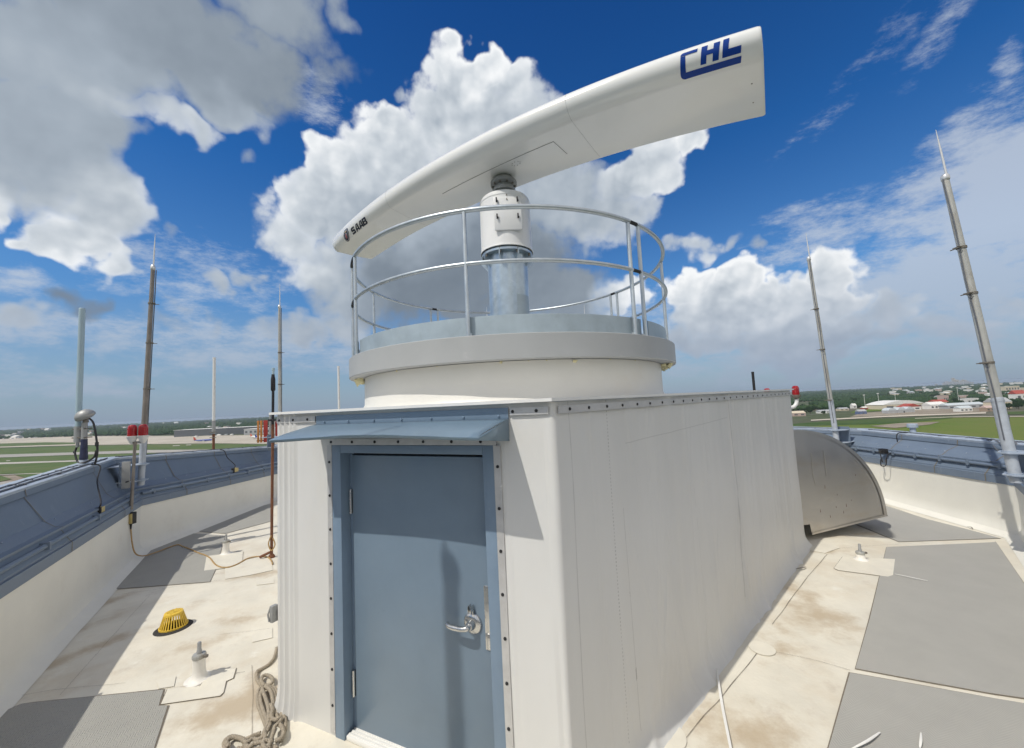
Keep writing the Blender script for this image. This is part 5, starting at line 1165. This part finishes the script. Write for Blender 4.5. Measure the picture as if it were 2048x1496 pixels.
land('field', [(1715, 818), (1770, 816.5), (1772, 820.5), (1700, 826)], 'grassB', 2)
land('field_verge', [(2000, 823.5), (2150, 820), (2150, 828), (1985, 829)], 'grassD', 2)

# woods
def blobs(name, mat, P, S, sub, label=None, jit=.30):
    bm = bmesh.new(); bmesh.ops.create_icosphere(bm, subdivisions=sub, radius=1); bm.verts.index_update()
    V0 = np.array([v.co[:] for v in bm.verts]); F0 = np.array([[v.index for v in f.verts] for f in bm.faces]); bm.free()
    n = len(P); nv = len(V0)
    V = V0[None] * (1 + rng.uniform(-jit, jit, (n, nv, 1))); V = V * S[:, None, :] + P[:, None, :]
    Fc = (F0[None] + (np.arange(n) * nv)[:, None, None]).reshape(-1, 3)
    me = bpy.data.meshes.new(name); me.vertices.add(n * nv); me.vertices.foreach_set('co', V.reshape(-1).astype(np.float32))
    me.loops.add(len(Fc) * 3); me.loops.foreach_set('vertex_index', Fc.reshape(-1).astype(np.int32))
    me.polygons.add(len(Fc)); me.polygons.foreach_set('loop_start', np.arange(0, len(Fc) * 3, 3, dtype=np.int32))
    me.update(calc_edges=True); me.validate(); me.materials.append(MT[mat])
    o = bpy.data.objects.new(name, me); COL.objects.link(o); return tag(o, label, kind='stuff')
def leafmat(name, c1, c2):
    return mk(name, c1, .9, var=.35, scale=.12, spec=.12, stain=[(c2, .018, .42, .60, .85), ((.028, .05, .02), .05, .56, .70, .6), ((.13, .15, .05), .035, .66, .76, .5)])
MT['leaf'] = leafmat('woodland_leaves', (.030, .062, .026), (.046, .080, .030))
MT['leafN'] = leafmat('tree_leaves', (.036, .075, .027), (.056, .095, .033))
MT['bark'] = mk('bark', (.12, .09, .065), .9, var=.3, scale=3)
# buildings: sighting columns, foot line, height, depth
for nm, c in (('bwhite', (.78, .77, .73)), ('bcream', (.66, .58, .44)), ('bgrey', (.42, .43, .44)), ('bpink', (.55, .42, .37)), ('bred', (.40, .075, .05)), ('bdark', (.10, .11, .12)), ('bblue', (.12, .16, .28)), ('bbrown', (.36, .27, .20)), ('bmetal', (.55, .60, .62))):
    MT[nm] = mk('paint_' + nm[1:], c, .7, var=.12, scale=.4)
BL = []
def building(name, label, x0, x1, yb, hpx, depth, wall, roof, kind='flat', cat='building', group=None, windows=0, door=None, over=1.03):
    a = onz(x0, yb, GZ); b = onz(x1, yb - .0477 * (x1 - x0), GZ); d = b - a; w = np.linalg.norm(d); d = d / w; n = np.array([-d[1], d[0], 0])
    if n[1] < 0: n = -n
    h = hpx * np.linalg.norm(a[:2]) * .92 / FPX; c = (a + b) / 2 + n * depth / 2
    BL.append((c, max(w, depth) * .62))
    t = thing(name, label, cat, (*c[:2], GZ), group); ax = [d, n, ZU]
    hw = h if kind == 'flat' else h * (.62 if kind == 'gable' else .55)
    MB().box(c + ZU * hw / 2, (w, depth, hw), ax).build('wall', MT[wall], t)
    r = MB(); z0 = hw
    if kind == 'flat': r.box(c + ZU * (hw + .25), (w * over, depth * 1.03, .5), ax)
    elif kind == 'gable':
        e, f = w * .52, depth * .52
        r.add([c - d * e - n * f + ZU * z0, c + d * e - n * f + ZU * z0, c + d * e + n * f + ZU * z0, c - d * e + n * f + ZU * z0, c - d * e + ZU * h, c + d * e + ZU * h], [(0, 1, 5, 4), (2, 3, 4, 5), (0, 4, 3), (1, 2, 5)])
    elif kind == 'front':                       # gable end towards the viewer
        e, f = w * .52, depth * .52
        r.add([c - d * e - n * f + ZU * z0, c + d * e - n * f + ZU * z0, c + d * e + n * f + ZU * z0, c - d * e + n * f + ZU * z0, c - n * f + ZU * h, c + n * f + ZU * h], [(0, 1, 4), (2, 3, 5), (0, 4, 5, 3), (1, 2, 5, 4)])
    elif kind == 'arch':
        rows = []
        for s in np.linspace(-1, 1, 15): rows.append([c + d * (w * .51 * s) - n * depth * .51 + ZU * (z0 + (h - z0) * (1 - s * s)), c + d * (w * .51 * s) + n * depth * .51 + ZU * (z0 + (h - z0) * (1 - s * s))])
        r.grid(rows); fc_ = [rows[i][0] for i in range(15)]; r.add(fc_, [tuple(range(15))])
    r.build('roof', MT[roof], t, 0)
    for k in range(windows):
        q = c - n * (depth / 2 + .08) + d * w * ((k + .5) / windows - .5) + ZU * hw * .5; MB().box(q, (w / windows * .5, .12, hw * .36), ax).build('window', MT['bdark'], t)
    if door: MB().box(c - n * (depth / 2 + .1) + d * w * door + ZU * hw * .3, (w * .16, .16, hw * .6), ax).build('door', MT['bdark'], t)
    return t
building('warehouse', 'wide cream warehouse with a low curved white roof', 1767, 1850, 819.5, 13.5, 46, 'bcream', 'bwhite', 'arch', door=-.1, windows=3)
building('shed', 'white building with a red gable beside the big warehouse', 1812, 1843, 821.5, 10.5, 20, 'bwhite', 'bred', 'front', windows=2)
for x0, lb in ((1777, 'grey barrel shed at the left of the three by the road'), (1796, 'grey barrel shed with a dark doorway in the middle of the three'), (1813, 'grey barrel shed at the right of the three by the road')):
    building('barrel_shed', lb, x0, x0 + 17, 827.5 - (x0 - 1777) * .06, 9, 14, 'bgrey', 'bmetal', 'arch', group='grey barrel sheds by the road', door=.25 if x0 == 1796 else None)
building('house', 'long white building with a flat bright roof right of the red gable', 1862, 1893, 819, 11, 18, 'bwhite', 'bwhite', 'gable', windows=4)
building('house', 'tan hall with a brown gable behind the white building', 1872, 1898, 812, 9, 20, 'bcream', 'bred', 'gable', windows=3)
building('tower_block', 'small pink brick block rising behind the tan hall', 1888, 1899, 806, 11, 16, 'bpink', 'bpink', 'flat', windows=3)
building('store', 'long grey metal roofed store among dark trees', 1897, 1970, 818.5, 8.5, 20, 'bgrey', 'bmetal', 'gable', windows=5)
building('house', 'low white house in front of the long grey store', 1921, 1946, 824, 8.5, 12, 'bwhite', 'bmetal', 'gable', windows=3)
building('house', 'white flat roofed block standing among dark trees', 1936, 1959, 810, 9, 16, 'bwhite', 'bwhite', 'flat', windows=3)
building('house', 'cream house half hidden behind the tall right mast', 1992, 2026, 818, 15, 20, 'bcream', 'bgrey', 'gable', windows=4)
building('house', 'small brown house left of the cream house', 1974, 1990, 823, 8, 12, 'bbrown', 'bpink', 'gable', windows=2)
building('house', 'white house with a red roof near the right edge of the woods', 2034, 2056, 800, 13, 18, 'bwhite', 'bred', 'gable', windows=2)
building('office', 'pale office block on the right skyline of trees', 2012, 2040, 783, 7, 26, 'bcream', 'bwhite', 'flat', windows=5)
building('house', 'tan low house at the left end of the road', 1586, 1612, 833, 9, 14, 'bpink', 'bcream', 'gable', windows=2)
building('house', 'white house on the edge of the wood behind the slim mast', 1640, 1662, 827, 6, 12, 'bwhite', 'bgrey', 'gable', windows=2)
building('house', 'pale bungalow in the clearing right of the slim mast', 1680, 1698, 821.5, 5, 12, 'bcream', 'bgrey', 'gable', windows=2)
building('house', 'small bright white house in front of the wood', 1706, 1714, 817, 8, 9, 'bwhite', 'bwhite', 'gable', windows=1)
building('shed', 'dark blue shed at the end of the yard', 1718, 1734, 829, 8, 9, 'bblue', 'bgrey', 'gable', door=.1)
building('house', 'little orange red house beyond the blue shed', 1727, 1736, 819.5, 5, 9, 'bred', 'bwhite', 'gable', windows=1)
building('terminal', 'long low terminal hall with a white roof beyond the apron', 348, 516, 874.5, 11, 60, 'bdark', 'bwhite', 'flat', 'terminal', windows=24, over=1.02)
building('terminal_wing', 'pale wing at the right end of the terminal', 488, 560, 870, 10, 50, 'bgrey', 'bwhite', 'flat', 'terminal', windows=8)
building('house', 'single white house in the wood above the apron', 88, 96, 862, 3.5, 30, 'bwhite', 'bwhite', 'gable')
lab = 'small pale building among the far trees'
gpl = 'small pale buildings among the far trees'
for k in range(74):
    x = random.uniform(1780, 2080) if k < 52 else random.uniform(-60, 520)
    t = random.random()
    if k < 52: yb = HZ(x) + 9 + 26 * t ** 1.5 if x > 1850 else HZ(x) + 8 + 12 * t
    else: yb = HZ(x) + 7 + 16 * t ** 1.3
    sc = (yb - HZ(x)) / 30
    building('distant_building', lab, x, x + random.uniform(4, 13) * (.5 + sc * .6), yb, random.uniform(2.0, 3.4) * (.7 + sc * .7), random.uniform(14, 40), random.choice(['bwhite', 'bwhite', 'bcream', 'bgrey', 'bpink']), random.choice(['bwhite', 'bwhite', 'bgrey', 'bmetal']), random.choice(['flat', 'gable']), group=gpl)
for k, (x, h) in enumerate(((1888, 5), (1893, 7), (1901, 6), (1907, 13), (1911, 10), (1915, 9), (1921, 7), (1926, 9), (1930, 8), (1935, 6), (1943, 4), (1872, 3))):
    r = ray(x, HZ(x)); p = r[:2] / np.linalg.norm(r[:2]) * 12000; hh = h * 11.0; w = random.uniform(30, 50)
    o = MB().box((*p, GZ + hh / 2), (w, w, hh)).box((*p, GZ + hh + 4), (w * .5, w * .5, 9)).build('city_tower', MT['bgrey'], None)
    tag(o, 'hazy tower of the city skyline on the horizon', 'tower', 'city towers on the horizon')
# trees: a wood that reads as one mass, its nearer edge single trees
def d_first(az):
    a = math.degrees(az)
    if a < 0: return float(np.interp(a, [-62, -52, -42, -30, 0], [3400, 3200, 2000, 1750, 1700]))
    return float(np.interp(a, [0, 36, 43, 50, 62], [1700, 1300, 1420, 1480, 1500]))
NT = 30000; az = np.where(rng.random(NT) < .5, rng.uniform(R_(-62), R_(-24), NT), rng.uniform(R_(28), R_(62), NT)); az[:1500] = rng.uniform(R_(-24), R_(28), 1500)
u = rng.random(NT); d0 = np.array([d_first(a) for a in az]); dist = 1 / (u / d0 + (1 - u) / 11800.)
P = np.stack([dist * np.sin(az), dist * np.cos(az), np.zeros(NT)], 1)
clump = np.array([mnoise.noise(Vector((p[0] * .0035, p[1] * .0035, 0))) for p in P])
keep = np.where(az > 0, clump > -.18 - np.clip((dist - 2500) / 8000, 0, .5), np.ones(NT, bool))
for c, r in BL:
    dd = np.hypot(P[:, 0] - c[0], P[:, 1] - c[1]); keep &= dd > r + 5
    # leave the near face of each building in sight
    un = c[:2] / np.linalg.norm(c[:2]); al_ = P[:, :2] @ un; ac = np.abs(P[:, 0] * un[1] - P[:, 1] * un[0]); cd_ = np.linalg.norm(c[:2])
    keep &= ~((al_ < cd_) & (al_ > cd_ * .86) & (ac < r))
P = P[keep]; dist = dist[keep]; n = len(P)
hgt = rng.uniform(6, 13, n) * (1 + np.clip((dist - 3000) / 9000, 0, .8)); wid = rng.uniform(3.2, 6.5, n) * (1 + np.clip((dist - 1800) / 1800, 0, 4.2))
S = np.stack([wid, wid, hgt * .55], 1); P[:, 2] = GZ + hgt * .46
near = dist < 2100
blobs('woodland', 'leaf', P[near], S[near], 2, 'dense dark green woodland reaching to the horizon', .26); blobs('woodland', 'leaf', P[~near], S[~near], 1, 'dense dark green far woodland along the horizon', .28)
# single trees along the near edge of the wood
def tree_proto(seed):
    rr = np.random.default_rng(seed); t = thing('broadleaf_tree', 'x', 'tree', (0, 0, 0))
    tk = MB().tube([(0, 0, 0), (.1, 0, 2.2), (.0, .1, 4.5)], [.38, .28, .16], 8)
    for k in range(5):
        a = rr.uniform(0, 6.28); tk.tube([(0, .05, 2.6 + k * .3), (1.4 * math.cos(a), 1.4 * math.sin(a), 4.6 + k * .3), (2.6 * math.cos(a), 2.6 * math.sin(a), 6.0 + k * .3)], [.16, .10, .04], 6)
    tk.build('trunk', MT['bark'], t)
    cr = MB()
    for k in range(46):
        v = rr.normal(0, 1, 3); v /= np.linalg.norm(v); q = np.array([0, 0, 6.6]) + v * np.array([3.8, 3.8, 3.2]) * rr.uniform(.35, 1.0) ** .6; s = rr.uniform(.55, 1.3)
        for j in range(24):
            w = rr.normal(0, 1, 3); w /= np.linalg.norm(w); c = q + w * s * rr.uniform(.6, 1.); e1 = rr.normal(0, 1, 3); e1 /= np.linalg.norm(e1); e2 = np.cross(e1, w); e2 /= max(1e-6, np.linalg.norm(e2)); l = rr.uniform(.28, .6)
            cr.add([c + e1 * l, c + e2 * l * .8, c - e1 * l, c - e2 * l * .8], [(0, 1, 2, 3)])
    cr.build('crown', MT['leafN'], t, 0, False); return t
protos = [tree_proto(s) for s in (1, 2, 3)]
used = [False] * 3
spotsT = []
for (x0, x1, y0, y1, n_t) in ((1592, 1645, 36, 52, 11), (1645, 1682, 38, 55, 8), (1684, 1712, 30, 38, 4), (1742, 1765, 30, 36, 4), (1852, 1866, 30, 36, 3), (1898, 1934, 34, 47, 9), (1950, 1974, 40, 52, 6), (2022, 2064, 42, 56, 9), (1990, 2012, 53, 57, 3), (1976, 2046, 57, 60, 9), (1850, 1990, 20, 31, 26), (1990, 2062, 26, 40, 16), (1700, 1765, 26, 31, 8), (1898, 1970, 46, 49, 6)):
    for q in range(n_t): xx = random.uniform(x0, x1); spotsT.append((xx, HZ(xx) + random.uniform(y0, y1)))
spotsT.sort(key=lambda q: q[1])
for k, (x, y) in enumerate(spotsT):
    i = k % 3; p = onz(x, y, GZ)
    if not used[i]: t = protos[i]; used[i] = True
    else:
        t = protos[i].copy(); COL.objects.link(t)
        for ch in protos[i].children: c = ch.copy(); COL.objects.link(c); c.parent = t
    s = random.uniform(.85, 1.35); t.location = tuple(p); t.scale = (s * 1.15, s * 1.15, s); t.rotation_euler.z = random.uniform(0, 6.28)
    t['label'] = 'broad leafy tree on the near edge of the distant wood'; t['group'] = 'trees on the near edge of the wood'
# tall floodlight posts
for k, (x, yt, yb, lb) in enumerate(((1918, 791, 806, 'tall floodlight post above the dark trees behind the grey store'), (1731, 803, 818, 'floodlight post beside the little white house'), (1759, 801, 817, 'floodlight post just left of the big warehouse'), (1792, 796, 808, 'floodlight post behind the warehouse roof'))):
    b = onz(x, yb, GZ); h = (yb - yt) * np.linalg.norm(b[:2]) / FPX * 1.15 + 6
    t = thing('floodlight_post', lb, 'floodlight', b); MB().tube([b, b + ZU * h], [.5, .3], 8).build('post', MT['bwhite'], t); MB().box(b + ZU * h, (5, 1.2, 1.6), None, .1).build('lamp_bar', MT['bwhite'], t)
# airliners
def airliner(px, py, heading, body, tail, label, k=1.):
    p = onz(px, py, GZ + .6); h = R_(heading); ax = np.array([math.cos(h), math.sin(h), 0]); ay = np.array([-ax[1], ax[0], 0])
    t = thing('airliner', label, 'airliner', p)
    P3 = lambda x, y, z: p + (ax * x + ay * y + ZU * z) * k
    MB().tube([P3(*q) for q in ((19, 0, 3.2), (18.2, 0, 3.5), (16.5, 0, 3.8), (13, 0, 4), (-8, 0, 4), (-14, 0, 4.6), (-18.5, 0, 5.2))], [.3 * k, 1.1 * k, 1.7 * k, 1.95 * k, 1.95 * k, 1.3 * k, .4 * k], 14).build('fuselage', MT[body], t, 40)
    MB().poly([P3(-12.5, 0, 5), (P3(-17.5, 0, 12.2)), P3(-20, 0, 12.2), P3(-18.5, 0, 5)], ay * .4).build('tail_fin', MT[tail], t, 0)
    for s in (-1, 1):
        MB().poly([P3(5, s * 1.5, 3.2), P3(-5, s * 17, 4.6), P3(-7, s * 17, 4.6), P3(-2.5, s * 1.5, 3.2)], (0, 0, .3)).build('wing', MT['bgrey'], t, 0)
        MB().poly([P3(-15, s * .5, 5.4), P3(-19, s * 6.5, 5.8), P3(-20.2, s * 6.5, 5.8), P3(-18, s * .5, 5.4)], (0, 0, .2)).build('tailplane', MT['bgrey'], t, 0)
        MB().tube([P3(4.5, s * 5, 2.4), P3(1, s * 5, 2.4)], 1.0 * k, 10).build('engine', MT['bwhite'], t, 40)
    return t
MT['pblue'] = mk('airliner_blue', (.03, .07, .36), .35, var=0); MT['pred'] = mk('airliner_red', (.55, .10, .06), .35, var=0)
airliner(406, 884, 12, 'pblue', 'pred', 'blue airliner with a red tail crossing the apron')
airliner(512, 877, -20, 'bwhite', 'pred', 'white airliner with a red tail parked by the orange rack')
airliner(528, 879.5, 5, 'bwhite', 'pblue', 'white airliner with a blue tail parked by the orange rack')
for k in range(22):
    x = -20 + k * 9.5 + random.uniform(-3, 3) if k < 16 else random.uniform(360, 500); y = HZ(x) + (22.5 if k < 16 else 36) + random.uniform(-.6, .6); p = onz(x, y, GZ + .4)
    o = MB().box(p + ZU * 1.2, (9, 4, 2.4), None, .3).box(p + ZU * 3 + np.array([1, 0, 0]), (5, 3.6, 1.6), None, .3).build('parked_vehicle', MT[random.choice(['bwhite', 'bwhite', 'bgrey'])], None)
    tag(o, 'tiny pale vehicle parked along the edge of the apron', 'vehicle', 'vehicles parked along the apron')

# ------------------------------------------------------------------ air
hm = bpy.data.materials.new('haze_air'); hm.use_nodes = True; nt = hm.node_tree
for n in list(nt.nodes): nt.nodes.remove(n)
pv = nt.nodes.new('ShaderNodeVolumePrincipled'); pv.inputs['Color'].default_value = (.76, .86, .98, 1); pv.inputs['Density'].default_value = 5.5e-5; pv.inputs['Anisotropy'].default_value = .2
o = nt.nodes.new('ShaderNodeOutputMaterial'); nt.links.new(pv.outputs[0], o.inputs['Volume'])
hz_o = MB().box((0, 0, (GZ - 1 + 9) / 2), (26200, 26200, 9 - GZ + 1)).build('haze', hm, None, 0)
tag(hz_o, 'thin blue haze over the far country', kind='stuff')
